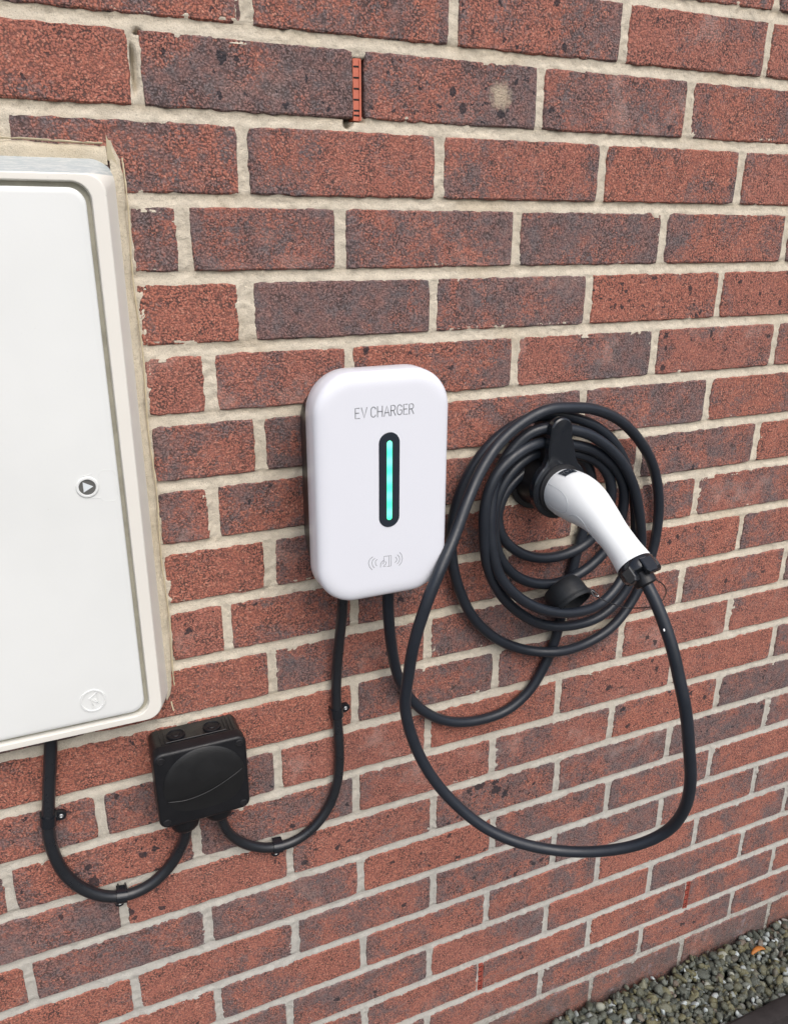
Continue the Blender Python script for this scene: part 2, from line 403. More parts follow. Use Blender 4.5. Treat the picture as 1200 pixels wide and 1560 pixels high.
# upright joints sighted in each course (photo sightings on the wall face) and the joint widths
JX = {-2: [(965, 0, 12)],
 -1: [(376, 15, 13), (691, 32, 12), (952, 47, 12), (1170, 70, 11)],
 0: [(206, 95, 12), (547, 130, 14), (823, 145, 11), (1050, 162, 13)],
 1: [(3, 190, 12), (371, 243, 12), (669, 256, 13), (917, 265, 13), (1127, 270, 14)],
 2: [(281, 360, 15), (519, 365, 14), (787, 362, 12), (1010, 361, 12), (1197, 360, 12)],
 3: [(376, 480, 18), (660, 469, 11), (896, 459, 11), (1095, 451, 10)],
 4: [(321, 583, 15), (533, 560, 12), (784, 553, 12), (996, 536, 12), (1179, 523, 12)],
 5: [(397, 680, 14), (887, 622, 12), (1077, 610, 12)],
 6: [(326, 775, 14), (972, 703, 12), (1151, 673, 13)],
 7: [(412, 861, 15), (875, 800, 12), (1060, 755, 11)],
 8: [(347, 956, 12), (540, 933, 12), (1127, 810, 11)],
 9: [(415, 1024, 12), (652, 971, 13), (1037, 891, 12), (1193, 861, 12)],
 10: [(541, 1073, 11), (755, 1020, 12), (945, 976, 12), (1109, 940, 12)],
 11: [(154, 1240, 12), (424, 1173, 12), (652, 1115, 12), (850, 1061, 12), (1177, 980, 12)],
 12: [(16, 1360, 12), (300, 1281, 12), (543, 1212, 12), (750, 1147, 11), (930, 1102, 12), (1092, 1057, 13)],
 13: [(188, 1380, 11), (442, 1312, 11), (660, 1241, 12), (848, 1180, 12), (1017, 1131, 12), (1165, 1090, 12)],
 14: [(47, 1500, 12), (318, 1410, 13), (550, 1335, 12), (751, 1267, 12), (925, 1212, 11), (1080, 1165, 12)],
 15: [(208, 1514, 12), (451, 1430, 12), (660, 1356, 12), (843, 1294, 12), (1005, 1240, 12), (1148, 1190, 12)],
 16: [(334, 1533, 11), (554, 1452, 11), (741, 1382, 11), (909, 1326, 11), (1059, 1267, 11), (1195, 1222, 11)],
 17: [(654, 1469, 11), (831, 1402, 11), (989, 1341, 11), (1129, 1287, 11)],
 18: [(556, 1558, 11), (731, 1489, 11), (896, 1421, 11), (1045, 1364, 11), (1175, 1315, 11)],
 19: [(823, 1494, 11), (975, 1434, 11), (1112, 1381, 11)],
 20: [(900, 1500, 10), (1038, 1442, 10), (1169, 1393, 10)]}
# how flashed (dark) each brick is, left to right, starting with the brick left of the first sighted joint; + spots
TONE = {-1: [.45, .55, .45, .3, .3], 0: [.25, (.72, .5, 1.3), (.62, .3, .9), (.55, 0, .5), .4],
 1: [(.42, -.8, 0), .55, .38, .42, .3], 2: [.6, .62, .62, .62, .45, .4], 3: [.12, (.92, -.9, .2), (.66, .3, 0), (.22, .2, .9), (.2, 0, .9)],
 4: [.2, .38, .40, (.52, 1, 0), (.3, 0, .4), .5], 5: [.4, .66, (.55, .6, 0), (.62, .4, 0), .4], 6: [.46, .52, (.4, 0, .2), .38, .6],
 7: [.2, .62, .45, .55, .5], 8: [.12, .48, .42, .5, .25, .4], 9: [.22, .42, (.62, .3, 0), .55, .36, .5],
 10: [.5, .08, .15, .58, .45, .15], 11: [(.45, 0, .6), (.55, 0, .5), .08, .2, .25, .2, (.6, 0, .4)],
 12: [.35, (.3, 0, 1.0), (.62, 0, 1.3), .22, .4, .25, (.85, 0, 1)], 13: [(.66, 0, .2), (.08, 0, .8), (.32, 0, .8), (.6, 0, 1.1), .6, (.72, 0, .6), .45],
 14: [.3, .58, .62, .14, (.58, 0, .8), .55, .25], 15: [.2, .34, .5, (.5, 0, .7), .6, (.34, 0, .4), .4],
 16: [.25, .3, .4, .45, .2, .42, .4], 17: [.6, .5, (.35, 1, 0), .2, .55, .4], 18: [.3, .3, (.35, 0, .6), .4, (.4, .8, 0), .5, .4],
 19: [.35, .45, .5, .5], 20: [.5, .6, .6, .5]}
BED = {-1: 1.648, 0: 1.5730, 1: 1.4955, 2: 1.4175, 3: 1.3420}                  # height of the bed joint ABOVE each course
def bed(c): return BED.get(c, 1.53 + .0375 - .075 * c + (.0755 - .075) * 0)
BOX = dict(x0=-.655, x1=-.2440, z0=.8440, z1=1.4540)
bricks = []                                                                   # x0, x1, z0, z1, tone tuple, seen
XL, XR = -1.75, 2.35
for c in range(-9, 22):
    zt = bed(c) - .0061; zb = bed(c + 1) + .0061
    if c == 20: zb = -.03 + .0 + .0
    if c == 21: continue
    js = [(at(u, v).x, w * .001) for u, v, w in JX.get(c, [])]
    nleft = 0
    if not js: js = [((0.0 if c % 2 == 0 else .1125) + rng.uniform(-.006, .006), .012)]
    if c == 5: js.insert(1, (.115, .012)); 
    if c == 6: js.insert(1, (-.010, .012)); js.insert(2, (.222, .012))
    if c == 7: js.insert(1, (.107, .012))
    if c == 8: js.insert(2, (.222, .012)); js.insert(3, (.446, .012))
    if c == 9: js.insert(2, (.333, .012))
    if c == 10: js.insert(0, (-.232, .012)); js.insert(0, (-.456, .012))
    if c == 17: js.insert(0, (-.115, .012))
    if c == 11: js.insert(4, (at(1022, 1028).x, .012))
    if c == 18: js.insert(0, (-.23, .012))
    js.sort()
    n0 = js[0][0]
    while js[0][0] > XL: js.insert(0, (js[0][0] - .225 + rng.uniform(-.003, .003), .012)); nleft += 1
    while js[-1][0] < XR: js.append((js[-1][0] + .225 + rng.uniform(-.003, .003), .012))
    tones = TONE.get(c, [])
    for i in range(len(js) - 1):
        x0 = js[i][0] + js[i][1] / 2 - .0006; x1 = js[i+1][0] - js[i+1][1] / 2 + .0006
        k = i - (nleft - 1)
        t = tones[k] if 0 <= k < len(tones) else float(rng.choice([.15, .3, .4, .5, .6, .7]))
        if not isinstance(t, tuple): t = (t, float(rng.uniform(-.5, .5)), float(max(0, rng.uniform(-.5, .5))))
        if c > 14: t = (t[0] + .04, t[1], t[2])
        # bricks cut round the meter cabinet
        if zb > BOX['z0'] - .012 and zt < BOX['z1'] + .012:
            if x0 > BOX['x0'] - .02 and x1 < -.2335: continue
            if x0 < -.2335 < x1 and x0 > BOX['x0'] - .02: x0 = -.2335
            if x0 < BOX['x0'] - .012 < x1: x1 = BOX['x0'] - .012
            if x0 < -.2335 < x1: x0 = -.2335
            if x1 - x0 < .02: continue
        bricks.append((x0, x1, zb, zt, t, c))

def in_view(p):
    q = _M.transposed() @ (Vector(p) - _C)
    if q.z > -.05: return 9
    return max(abs(q.x / -q.z) * F / 600, abs(q.y / -q.z) * F / 780)

def brick_mesh(L, H, seed):
    """one rustic brick: ragged outline, softened arrises, slightly uneven face; centre at the origin, face towards -y"""
    r = random.Random(seed)
    nl = max(3, int(L / .0095)); nh = 7
    per = []
    hw, hh = L/2, H/2
    for i in range(nl): per.append((-hw + L*i/nl, hh))
    for i in range(nh): per.append((hw, hh - H*i/nh))
    for i in range(nl): per.append((hw - L*i/nl, -hh))
    for i in range(nh): per.append((-hw, -hh + H*i/nh))
    n = len(per); corner = {0, nl, nl+nh, 2*nl+nh}
    def ring(ins, y, jit, cj):
        out = []
        for i, (x, z) in enumerate(per):
            sx = (1 - ins / hw); sz = (1 - ins / hh)
            k = cj if i in corner else 0
            out.append((x*sx*(1 - k/hw) + r.gauss(0, jit), y + r.gauss(0, jit*.35), z*sz*(1 - k/hh) + r.gauss(0, jit)))
        return out
    back = [(x, .048, z) for x, z in per]
    outer = ring(0, .0026, .00042, .0010)
    mid = [(o[0]*(1 - .0005/hw), .0010 + r.gauss(0, .0003), o[2]*(1 - .0008/hh)) for o in outer]
    inner = ring(.0020, 0.0, .00035, .0010)
    V = back + outer + mid + inner; Fc = []
    for a in range(3):
        for k in range(n):
            k2 = (k+1) % n; Fc.append((a*n+k, (a+1)*n+k, (a+1)*n+k2, a*n+k2))
    Fc.append(tuple(3*n + k for k in range(n)))
    return V, Fc

cand = []
for b in bricks:
    x0, x1, z0, z1, t, c = b
    vv = min([in_view((x, 0, z)) for x in (x0, (x0+x1)/2, x1) for z in (z0, z1)])
    cand.append((vv, b))
cand.sort(key=lambda a: a[0])
far = MB()
for i, (vv, (x0, x1, z0, z1, t, c)) in enumerate(cand):
    L = x1 - x0; H = z1 - z0; cx = (x0+x1)/2; cz = (z0+z1)/2
    V, Fc = brick_mesh(L, H, i)
    if i < 230:
        me = mesh('brick', V, Fc)
        o = bpy.data.objects.new('brick', me); COL.objects.link(o); me.materials.append(M_BRICK)
        o.parent = wall; o.matrix_parent_inverse = Matrix.Translation(-wall.location)
        o.location = (cx, rng.uniform(-.0006, .0006), cz)
        o.rotation_euler = (rng.uniform(-.006, .006), rng.uniform(-.002, .002), rng.uniform(-.003, .003))
        o['dark'] = float(t[0]); o['bias'] = float(t[1]); o['spots'] = float(t[2])
    else:
        far.add([(x+cx, y, z+cz) for x, y, z in V], Fc)
o = far.build('brick', M_BRICK, wall, False, None); o['kind'] = 'stuff'; o['dark'] = .45; o['bias'] = 0.0; o['spots'] = .3

# mortar: relief between the bricks, tooled hollow, worn edges
def build_mortar():
    st = .0022
    xa, xb, za, zb_ = -.62, 1.32, -.03, 1.80
    nx = int((xb-xa)/st)+1; nz = int((zb_-za)/st)+1
    X = np.linspace(xa, xb, nx); Z = np.linspace(za, zb_, nz)
    D = np.full((nz, nx), -1.0)                        # >0 inside a brick: depth; joints: distance to the nearest brick
    dist = np.full((nz, nx), .05)
    for x0, x1, z0, z1, t, c in bricks:
        i0, i1 = np.searchsorted(X, (x0-.02, x1+.02)); j0, j1 = np.searchsorted(Z, (z0-.02, z1+.02))
        if i1 <= i0 or j1 <= j0: continue
        gx = X[i0:i1][None, :]; gz = Z[j0:j1][:, None]
        dx = np.maximum(x0-gx, gx-x1); dz = np.maximum(z0-gz, gz-z1)
        d = np.where((dx > 0) & (dz > 0), np.hypot(np.maximum(dx, 0), np.maximum(dz, 0)), np.maximum(dx, dz))
        dist[j0:j1, i0:i1] = np.minimum(dist[j0:j1, i0:i1], d)
    def blur(a, k):
        for ax in (0, 1):
            c = np.cumsum(np.insert(a, 0, 0, axis=ax), axis=ax)
            a = (np.take(c, range(k, c.shape[ax]), axis=ax) - np.take(c, range(0, c.shape[ax]-k), axis=ax)) / k
            pad = [(0, 0), (0, 0)]; pad[ax] = (k//2, k-1-k//2); a = np.pad(a, pad, mode='edge')
        return a
    n1 = rng.standard_normal((nz, nx)); n2 = blur(rng.standard_normal((nz, nx)), 3)*3; n3 = blur(rng.standard_normal((nz, nx)), 9)*9
    n4 = blur(blur(rng.standard_normal((nz, nx)), 31), 31)*31
    t = np.clip(dist/.0062, 0, 1); t = t*t*(3-2*t)
    zb_l = np.array([bed(c) for c in range(-10, 23)]); kb = np.argmin(np.abs(Z[:, None] - zb_l[None, :]), axis=1)
    sb = (Z - zb_l[kb]) / .0062; inb = (np.abs(sb) < 1.25)[:, None]
    struck = np.where(inb, .0015*np.clip((sb[:, None] + .8)/1.7, 0, 1)**1.5, .0007*t)
    Y = .0014 + .0007*t + struck + n1*.00016 + n2*.00042 + n3*.00034 + n4*.0003
    GX, GZ = np.meshgrid(X, Z)
    def hole(u, v, r, dep, sx=1.0, sz=1.0):
        p = at(u, v); m = np.clip(1 - np.hypot((GX-p.x)/sx, (GZ-p.z)/sz)/r, 0, 1)
        return dep*np.minimum(1, m*2.5)
    Y += hole(536, 178, .008, .018, 1.6, .5) + hole(531, 189, .006, .014, 1.0, .9) + hole(524, 176, .006, .010, 2.2, .35)
    Y += hole(204, 105, .012, .016, .22, 2.1) + hole(210, 48, .005, .01, 1, .5)
    Y += hole(557, 130, .010, .015, .22, 3.2)
    # slot that takes the vent in the top course
    p0 = at(545, 88); p1 = at(545, 182)
    slot = (np.abs(GX - p0.x) < .0075) & (GZ < p0.z) & (GZ > p1.z - .001); Y = np.where(slot, .02, Y)
    keep = dist > -.0035
    cell = keep[:-1, :-1] | keep[1:, :-1] | keep[:-1, 1:] | keep[1:, 1:]
    inbox = (GX[:-1, :-1] > BOX['x0']) & (GX[:-1, :-1] < BOX['x1'] - .004) & (GZ[:-1, :-1] > BOX['z0'] + .004) & (GZ[:-1, :-1] < BOX['z1'] - .004)
    cell &= ~inbox
    jj, ii = np.nonzero(cell)
    a = jj*nx+ii; quads = np.stack([a, a+1, a+nx+1, a+nx], 1)
    used = np.unique(quads); remap = np.full(nx*nz, -1); remap[used] = np.arange(len(used)); quads = remap[quads]
    V = np.stack([GX.ravel()[used], Y.ravel()[used], GZ.ravel()[used]], 1)
    me = bpy.data.meshes.new('mortar')
    me.vertices.add(len(V)); me.vertices.foreach_set('co', V.ravel())
    me.loops.add(quads.size); me.loops.foreach_set('vertex_index', quads.ravel())
    me.polygons.add(len(quads)); me.polygons.foreach_set('loop_start', np.arange(0, quads.size, 4)); me.polygons.foreach_set('loop_total', np.full(len(quads), 4))
    me.update(); me.validate()
    ar = me.attributes.new('grime', 'FLOAT', 'POINT')
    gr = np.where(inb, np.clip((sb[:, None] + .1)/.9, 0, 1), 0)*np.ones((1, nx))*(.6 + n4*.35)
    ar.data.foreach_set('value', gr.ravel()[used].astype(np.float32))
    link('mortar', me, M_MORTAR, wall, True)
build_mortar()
bb = MB()
bb.add([(XL, .022, -.03), (XR, .022, -.03), (XR, .022, 2.2), (XL, .022, 2.2), (XL, .10, -.03), (XR, .10, -.03), (XR, .10, 2.2), (XL, .10, 2.2)],
       [(0, 1, 2, 3), (5, 4, 7, 6), (3, 2, 6, 7), (4, 0, 3, 7), (1, 5, 6, 2)])
for (x0, x1, z0, z1) in ((XL, -.6205, -.03, 2.2), (1.3205, XR, -.03, 2.2), (-.6205, 1.3205, 1.8005, 2.2)):
    bb.add([(x0, .0045, z0), (x1, .0045, z0), (x1, .0045, z1), (x0, .0045, z1)], [(0, 1, 2, 3)])
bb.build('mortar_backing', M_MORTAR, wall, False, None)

# ------------------------------------------------------------------ mortar fillet and torn sealant round the cabinet (part of the wall)
def fillet():
    m = MB(); r = random.Random(5)
    def strip(pts_in, pts_out, yi, yo):
        V = []; Fc = []; n = len(pts_in); K = 5
        for i in range(n):
            for k in range(K+1):
                t = k/K; x = pts_in[i][0]*(1-t) + pts_out[i][0]*t; z = pts_in[i][1]*(1-t) + pts_out[i][1]*t
                y = yi*(1-t) + yo*t - .0018*math.sin(math.pi*t) + r.gauss(0, .00022)
                if k == K: y = .004
                V.append((x, y, z))
        for i in range(n-1):
            for k in range(K): a = i*(K+1)+k; Fc.append((a, a+1, a+K+2, a+K+1))
        m.add(V, Fc)
    N = 150; inn = []; out = []
    for i in range(N):
        z = .851 + (1.470 - .851)*i/(N-1); w = .0008*math.sin(z*41)+.0007*math.sin(z*97+1)
        taper = min(1, max(0, (z - .8505)/.022))**.5 * (1 - .62*max(0, (z - 1.452)/.018))
        inn.append((-.2475, z)); out.append((-.2475 + (.0120 + w*1.3 + r.gauss(0, .00035) + (.002 if z < 1.1 else 0)*0)*taper, z))
    strip(inn, out, -.0045, -.0015)
    inn = []; out = []
    for i in range(N):
        x = -.67 + (.4205)*i/(N-1); w = .0007*math.sin(x*53)+.0006*math.sin(x*131)
        inn.append((x, 1.4480)); out.append((x, 1.4680 + w + r.gauss(0, .0003)))
    strip(inn, out, -.0050, -.0022)
    m.build('mortar_fillet', M_RENDER, wall, True, 60)
    # papery edge of old sealant
    e = MB()
    def lip(P, w, lift):
        V = []; Fc = []
        for i, (x, z, nx_, nz_) in enumerate(P):
            a = w*(.45 + .55*abs(math.sin(i*.9 + math.sin(i*.37)*2))) ; l = lift*(.3 + .7*abs(math.sin(i*.61+1)))
            V += [(x, -.0015, z), (x + nx_*a*.5, -.0030 - l*.6, z + nz_*a*.5), (x + nx_*a, -.0028 - l, z + nz_*a), (x + nx_*a*.9, -.0022 - l, z + nz_*a*.9)]
        for i in range(len(P)-1):
            for k in range(3): b = i*4+k; Fc.append((b, b+1, b+5, b+4))
        e.add(V, Fc)
    lip([(-.2361 + .0011*math.sin(z*41), z, 1, 0) for z in np.linspace(.868, 1.455, 190)], .0016, .0012)
    lip([(x, 1.4672 + .0007*math.sin(x*53), 0, 1) for x in np.linspace(-.66, -.2520, 120)], .0018, .0016)
    # upturned corner flap and the tail at the foot
    a = at(163, 243); b = at(160, 206); c = at(183, 262)
    e.add([(a.x, -.004, a.z), (b.x, -.010, b.z), (c.x, -.003, c.z), ((b.x+c.x)/2, -.007, (b.z+c.z)/2 - .001)], [(0, 1, 3, 2)])
    q = [at(260, 1069, -.003), at(262, 1068, -.003), at(266, 1083, -.003), at(264, 1083, -.003)]
    e.add(q, [(0, 1, 2, 3)])
    e.build('sealant_edge', m_plain('old_sealant', (.60, .52, .36), .6, .3, 300, var=.3), wall, True, None)
fillet()

# ------------------------------------------------------------------ meter cabinet
bx = (BOX['x0'] + BOX['x1'])/2; bz = (BOX['z0'] + BOX['z1'])/2; bw = (BOX['x1'] - BOX['x0'])/2; bh = (BOX['z1'] - BOX['z0'])/2
cab = empty('meter_cabinet', (bx, 0, BOX['z0']), 'off-white moulded meter cabinet with closed door, set in the wall at left', 'meter box')
dw, dh = bw - .0310, (1.4262 - .8640)/2
dz_ = (1.4262 + .8640)/2                                               # door half sizes
prof = [(0, .012), (0, -.0035), (.0004, -.0045), (.0118, -.0360), (.0124, -.0370), (.0134, -.0377), (.0146, -.0378)]
def cab_ring(i): return rrect(bx, (BOX['z0'] + i*.55 + BOX['z1'] - i*1.25)/2, bw-i, (BOX['z1'] - i*1.25 - BOX['z0'] - i*.55)/2, .022-i*.35, 10)
rings = [[(x, y, z) for x, z in cab_ring(i)] for i, y in prof]
for ex, y, r in ((.0062, -.0378, .0185), (.0054, -.0374, .0175), (.0048, -.0345, .017), (.0046, -.0290, .017)):
    rings.append([(x, y, z) for x, z in rrect(bx, dz_, dw+ex, dh+ex, r, 10)])
V, Fc = loft(rings, capf=False, capb=False)
obj('frame', V, Fc, M_BOX, cab, True, 14)
V, Fc = rr_loft(bx, dz_, dw+.0050, dh+.0050, .017, [(0, -.0290), (0, -.0302)], 10); obj('door_groove_lining', V, Fc, M_GROOVE, cab, True, 30)
V, Fc = rr_loft(bx, dz_, dw, dh, .0155, [(0, -.0306), (0, -.0352), (.0006, -.0366), (.0020, -.0374), (.0060, -.0376)], 10)
door = obj('door', V, Fc, M_DOOR, cab, True, 40)
lx, lz = -.3064, 1.1392
V, Fc = disc_y(lx, lz, [(.0112, -.0372), (.0112, -.0384), (.0104, -.0390), (.0086, -.0390), (.0082, -.0382)], 32, False, False)
esc = obj('lock_collar', V, Fc, M_DOOR, door, True, 30)
V, Fc = disc_y(lx, lz, [(.0084, -.0374), (.0084, -.0379)], 32, True, True); obj('lock_barrel', V, Fc, M_LOCK, door, True, 30)
tri = [(lx - .0040, lz + .0058), (lx - .0040, lz - .0052), (lx + .0058, lz + .0002)]
V, Fc = loft([[(x, -.0378, z) for x, z in tri], [(x*.96+lx*.04, -.0386, z*.96+lz*.04) for x, z in tri]]); obj('lock_key', V, Fc, m_plain('worn_zinc', (.62, .66, .68), .45, .2, 500), door, False)
# faint moulded outline of the sliding lock cover
mb = MB()
mb.add(*ribbon([(lx + .006 + .0, lz + .0115), (lx + .006, lz + .0135), (lx - .004, lz + .0118)], .0006, -.0376, t=.0003))
cover = [(x, z) for x, z in rrect(lx + .0205, lz - .001, .0082, .0170, .006, 6)]
mb.add(*ribbon(cover, .0004, -.0376, True, t=.0002))
mb.add(*ribbon([(lx + .004, lz - .0122), (lx + .0115, lz - .0128), (lx + .0120, lz - .0165)], .0006, -.0376, t=.0003))
mb.build('lock_cover_outline', M_DOOR, door)
# round moulded emblem with the folded arrow
ex, ez = -.3293, .8908
mb = MB()
R_e = .0128
mb.add(*ribbon([(ex + math.cos(a)*R_e, ez + math.sin(a)*R_e*1.02) for a in np.linspace(0, 2*math.pi, 40, endpoint=False)], .0018, -.0375, True, t=.0011))
arrow = [(-.0045, .0030), (.0042, .0088), (.0050, -.0035), (.0022, -.0012), (-.0020, .0005), (-.0022, -.0088), (-.0005, -.0050)]
mb.add(*ribbon([(ex + x, ez + z) for x, z in [(-.0040, .0028), (.0052, .0096), (.0056, -.0042), (-.0016, .0004), (-.0014, -.0100)]], .0009, -.0375, t=.0010))
mb.add(*ribbon([(ex + x, ez + z) for x, z in [(-.0040, .0028), (.0028, .0010), (.0056, -.0042)]], .0009, -.0375, t=.0008))
mb.add(*ribbon([(ex + x, ez + z) for x, z in [(-.0014, -.0015), (.0006, -.0070), (-.0014, -.0100)]], .0008, -.0375, t=.0008))
mb.build('emblem', M_DOOR, door)

# ------------------------------------------------------------------ EV charger
ccx, ccz, chw, chh = .0006, 1.1160, .0800, .1330
chg = empty('ev_charger', (ccx, 0, ccz - chh), 'white wall-mounted charging unit with green light bar, marked EV CHARGER', 'car charger')
V, Fc = rr_loft(ccx, ccz, chw, chh, .045, [(.0050, -.0640), (.0012, -.0650), (0, -.0670), (0, -.0790), (.0003, -.0900), (.0012, -.0930), (.0028, -.0952), (.0050, -.0967), (.0080, -.0978), (.0120, -.0986), (.0160, -.0989), (.0200, -.0990)], 14, True, True)
shell = obj('front_shell', V, Fc, M_WHITE, chg, True, 50)
V, Fc = rr_loft(ccx, ccz - .004, chw - .0010, chh - .0100, .052, [(.0130, -.0015), (.0125, -.003), (.0008, -.0560), (.0002, -.0645)], 10); body = obj('rear_body', V, Fc, M_DULL, chg, True, 40)
# side catches and vent ribs on the rear body
for zz in (ccz + .045, ccz - .028):
    V, Fc = rr_loft(ccx - chw + .0085, zz, .0016, .020, .001, [(.001, -.040), (-.0025, -.060)], 3); obj('side_catch', V, Fc, M_DULL, body, False)
for gx in (-.0280, .0300):
    V, Fc = turned((gx + .004, -.046, ccz - chh + .014), (0, 0, -1), [(.0135, -.002), (.0135, .010), (.0125, .012), (.0125, .014), (.0100, .0165), (.0085, .0168)], 20); obj('cable_gland', V, Fc, M_BLACK, chg, True, 30)
V, Fc = rr_loft(.0052, 1.1262, .01245, .0553, .01245, [(0, -.0985), (0, -.0994), (.0004, -.0997)], 12); lens = obj('display_window', V, Fc, M_LENS, shell, True, 30)
V, Fc = rr_loft(.0052, 1.1258, .0033, .0463, .0033, [(0, -.0996), (.0002, -.1001), (.0006, -.1003)], 10); obj('light_bar', V, Fc, M_LED, shell, True, 30)
# lettering: narrow strokes
def arc(cx, cz, rx, rz, a0, a1, n=8): return [(cx + math.cos(math.radians(a0 + (a1-a0)*i/n))*rx, cz + math.sin(math.radians(a0 + (a1-a0)*i/n))*rz) for i in range(n+1)]
GL = {
 'E': [[(.85, 1), (0, 1), (0, 0), (.9, 0)], [(0, .53), (.72, .53)]],
 'V': [[(0, 1), (.5, 0), (1, 1)]],
 'C': [arc(.5, .68, .48, .32, 25, 180) + arc(.5, .32, .48, .32, 180, 335)],
 'H': [[(0, 0), (0, 1)], [(.95, 0), (.95, 1)], [(0, .5), (.95, .5)]],
 'A': [[(0, 0), (.5, 1), (1, 0)], [(.18, .33), (.82, .33)]],
 'R': [[(0, 0), (0, 1), (.5, 1)] + arc(.55, .745, .38, .255, 90, -90) + [(0, .49)], [(.5, .49), (.95, 0)]],
 'G': [arc(.5, .68, .48, .32, 25, 180) + arc(.5, .32, .48, .32, 180, 350) + [(.97, .47), (.58, .47)]]}
mb = MB(); x = -.0346; LH = .0110; LW = .0056; z = 1.1998
adv = {'E': .0078, 'V': .0085}
wid = [.0052, .0062, .0058, .0058, .0062, .0054, .0058, .0048, .0054]; pos = {}; xx_ = -.0342
for i in range(9): pos[i] = xx_; xx_ += wid[i] + (.0046 if i == 1 else .0019)
for i, ch in enumerate('EVCHARGER'):
    for st in GL[ch]:
        mb.add(*ribbon([(pos[i] + px*wid[i], z + pz*LH) for px, pz in st], .00140, -.0990, t=.00015))
mb.build('lettering', M_INK, shell, False, None)
mb = MB()
for tr in ([(567.7, 848.3), (563, 852), (561.2, 858), (563, 864), (566.7, 868)], [(570.7, 850.7), (567.5, 853.5), (566.3, 857.5), (567.5, 862), (570, 865)], [(574.3, 852.3), (572, 854.5), (571.7, 857), (572.3, 860), (573.7, 862)],
           [(608.7, 841.7), (611.5, 845), (612.7, 850.7), (611.3, 857), (607.7, 861.3)], [(605.3, 845.3), (608, 848), (608.7, 852), (607.5, 856), (605, 859)], [(602.3, 848.7), (604, 850.7), (604.3, 852.7), (603.5, 855), (601.7, 856.7)],
           [(584.8, 855.5), (584.7, 847.7), (595.8, 846), (595.6, 862), (590, 863)], [(592.6, 846.5), (592.4, 862.5)], [(579.5, 864), (579.8, 858.5), (581.5, 856), (584.5, 853.5)], [(582.7, 859.3), (584.7, 856.7)], [(586.7, 855.3), (588.3, 857.3), (587, 859.5), (583.5, 863.3), (587.3, 863)]):
    mb.add(*ribbon([(at(u, v, -.099).x, at(u, v, -.099).z) for u, v in tr], .0008, -.0990, t=.00015))
mb.build('card_symbol', M_INK, shell, False, None)

# ------------------------------------------------------------------ holster on the wall
HX, HZ, HY = .2665, 1.0715, -.052
hol = empty('connector_holster', (HX, 0, HZ - .04), 'glossy black round holster with upright cable hook tab, screwed to the wall', 'holster')
V, Fc = disc_y(HX, HZ, [(.0440, -.001), (.0440, -.005), (.0430, -.006), (.0370, -.0065), (.0362, -.010), (.0345, -.030), (.0352, HY), (.0352, HY-.002)], 40); obj('socket_barrel', V, Fc, M_BLACK, hol, True, 30)
for sx in (-1, 1):
    V, Fc = disc_y(HX + sx*.040, HZ + .002, [(.0035, -.0058), (.0033, -.0068), (.0012, -.0072)], 12); obj('screw', V, Fc, M_STEEL, hol)
# front flange with the tab: keyhole outline
out = []
RF = .0410; TW = .0160; top = HZ + .0950; TX = -.0050
a_join = 52
for a in np.linspace(180-a_join, 360+a_join, 44): out.append((HX + math.cos(math.radians(a))*RF, HZ + math.sin(math.radians(a))*RF))
zj = HZ + math.sin(math.radians(a_join))*RF; xj = math.cos(math.radians(a_join))*RF
right = [(HX + xj - .0045, zj + .010), (HX + TW + .0040, zj + .022), (HX + TW + .0010, zj + .034)]
tabp = right + [(HX + math.cos(t)*TW, top - TW + math.sin(t)*TW) for t in np.linspace(0, math.pi, 16)] + [(2*HX - x_, z_) for x_, z_ in right[::-1]]
out += [(x_ + TX*min(1, max(0, (z_ - HZ - .040)/.03)), z_) for x_, z_ in tabp]
cxm = HX
def inset(pts, d):
    n = len(pts); o_ = []
    for i in range(n):
        a = Vector(pts[i-1]); b = Vector(pts[(i+1) % n]); t = (b-a).normalized(); nn = Vector((-t.y, t.x))
        o_.append((pts[i][0] + nn.x*d, pts[i][1] + nn.y*d))
    return o_
def lean(y, z): return y - max(0, z - (HZ + .045))*.05
rings = []
for d, y in ((.0008, HY + .006), (0, HY + .005), (0, HY - .0040), (.0016, HY - .0058), (.0022, HY - .0060)):
    rings.append([(x_, lean(y, z_), z_) for x_, z_ in inset(out, d)])
V, Fc = loft(rings); obj('flange_with_tab', V, Fc, M_GLOSSB, hol, True, 35)
# raised rib behind the tab
V, Fc = rr_loft(HX - .006, HZ + .058, .0110, .030, .008, [(0, -.0130), (0, HY + .0035)], 6); obj('tab_web', V, Fc, M_BLACK, hol, True, 30)
V, Fc = disc_y(HX, HZ, [(.0335, HY - .0055), (.0335, HY - .0085), (.0300, HY - .0090)], 36); obj('socket_lip', V, Fc, M_BLACK, hol, True, 30)

# ------------------------------------------------------------------ charging connector (gun)
gun = empty('charging_connector', (.274, -.2, 1.0), 'white handheld charging connector with black collar, plugged into the round holster', 'connector')
GP = [(.2695, HY - .0065, 1.0680), (.2685, -.0720, 1.0690), (.2675, -.0930, 1.0695), (.2675, -.1150, 1.0668), (.2690, -.1380, 1.0585), (.2715, -.1600, 1.0455), (.2740, -.1820, 1.0315), (.2758, -.2015, 1.0185)]
GR = [(.0300, .0300), (.0318, .0312), (.0322, .0305), (.0300, .0275), (.0245, .0232), (.0205, .0205), (.0200, .0202), (.0222, .0222)]
sp = catmull([Vector(p) for p in GP], .004)
rs = catmull([Vector((a, b, i*.03)) for i, (a, b) in enumerate(GR)], 1)
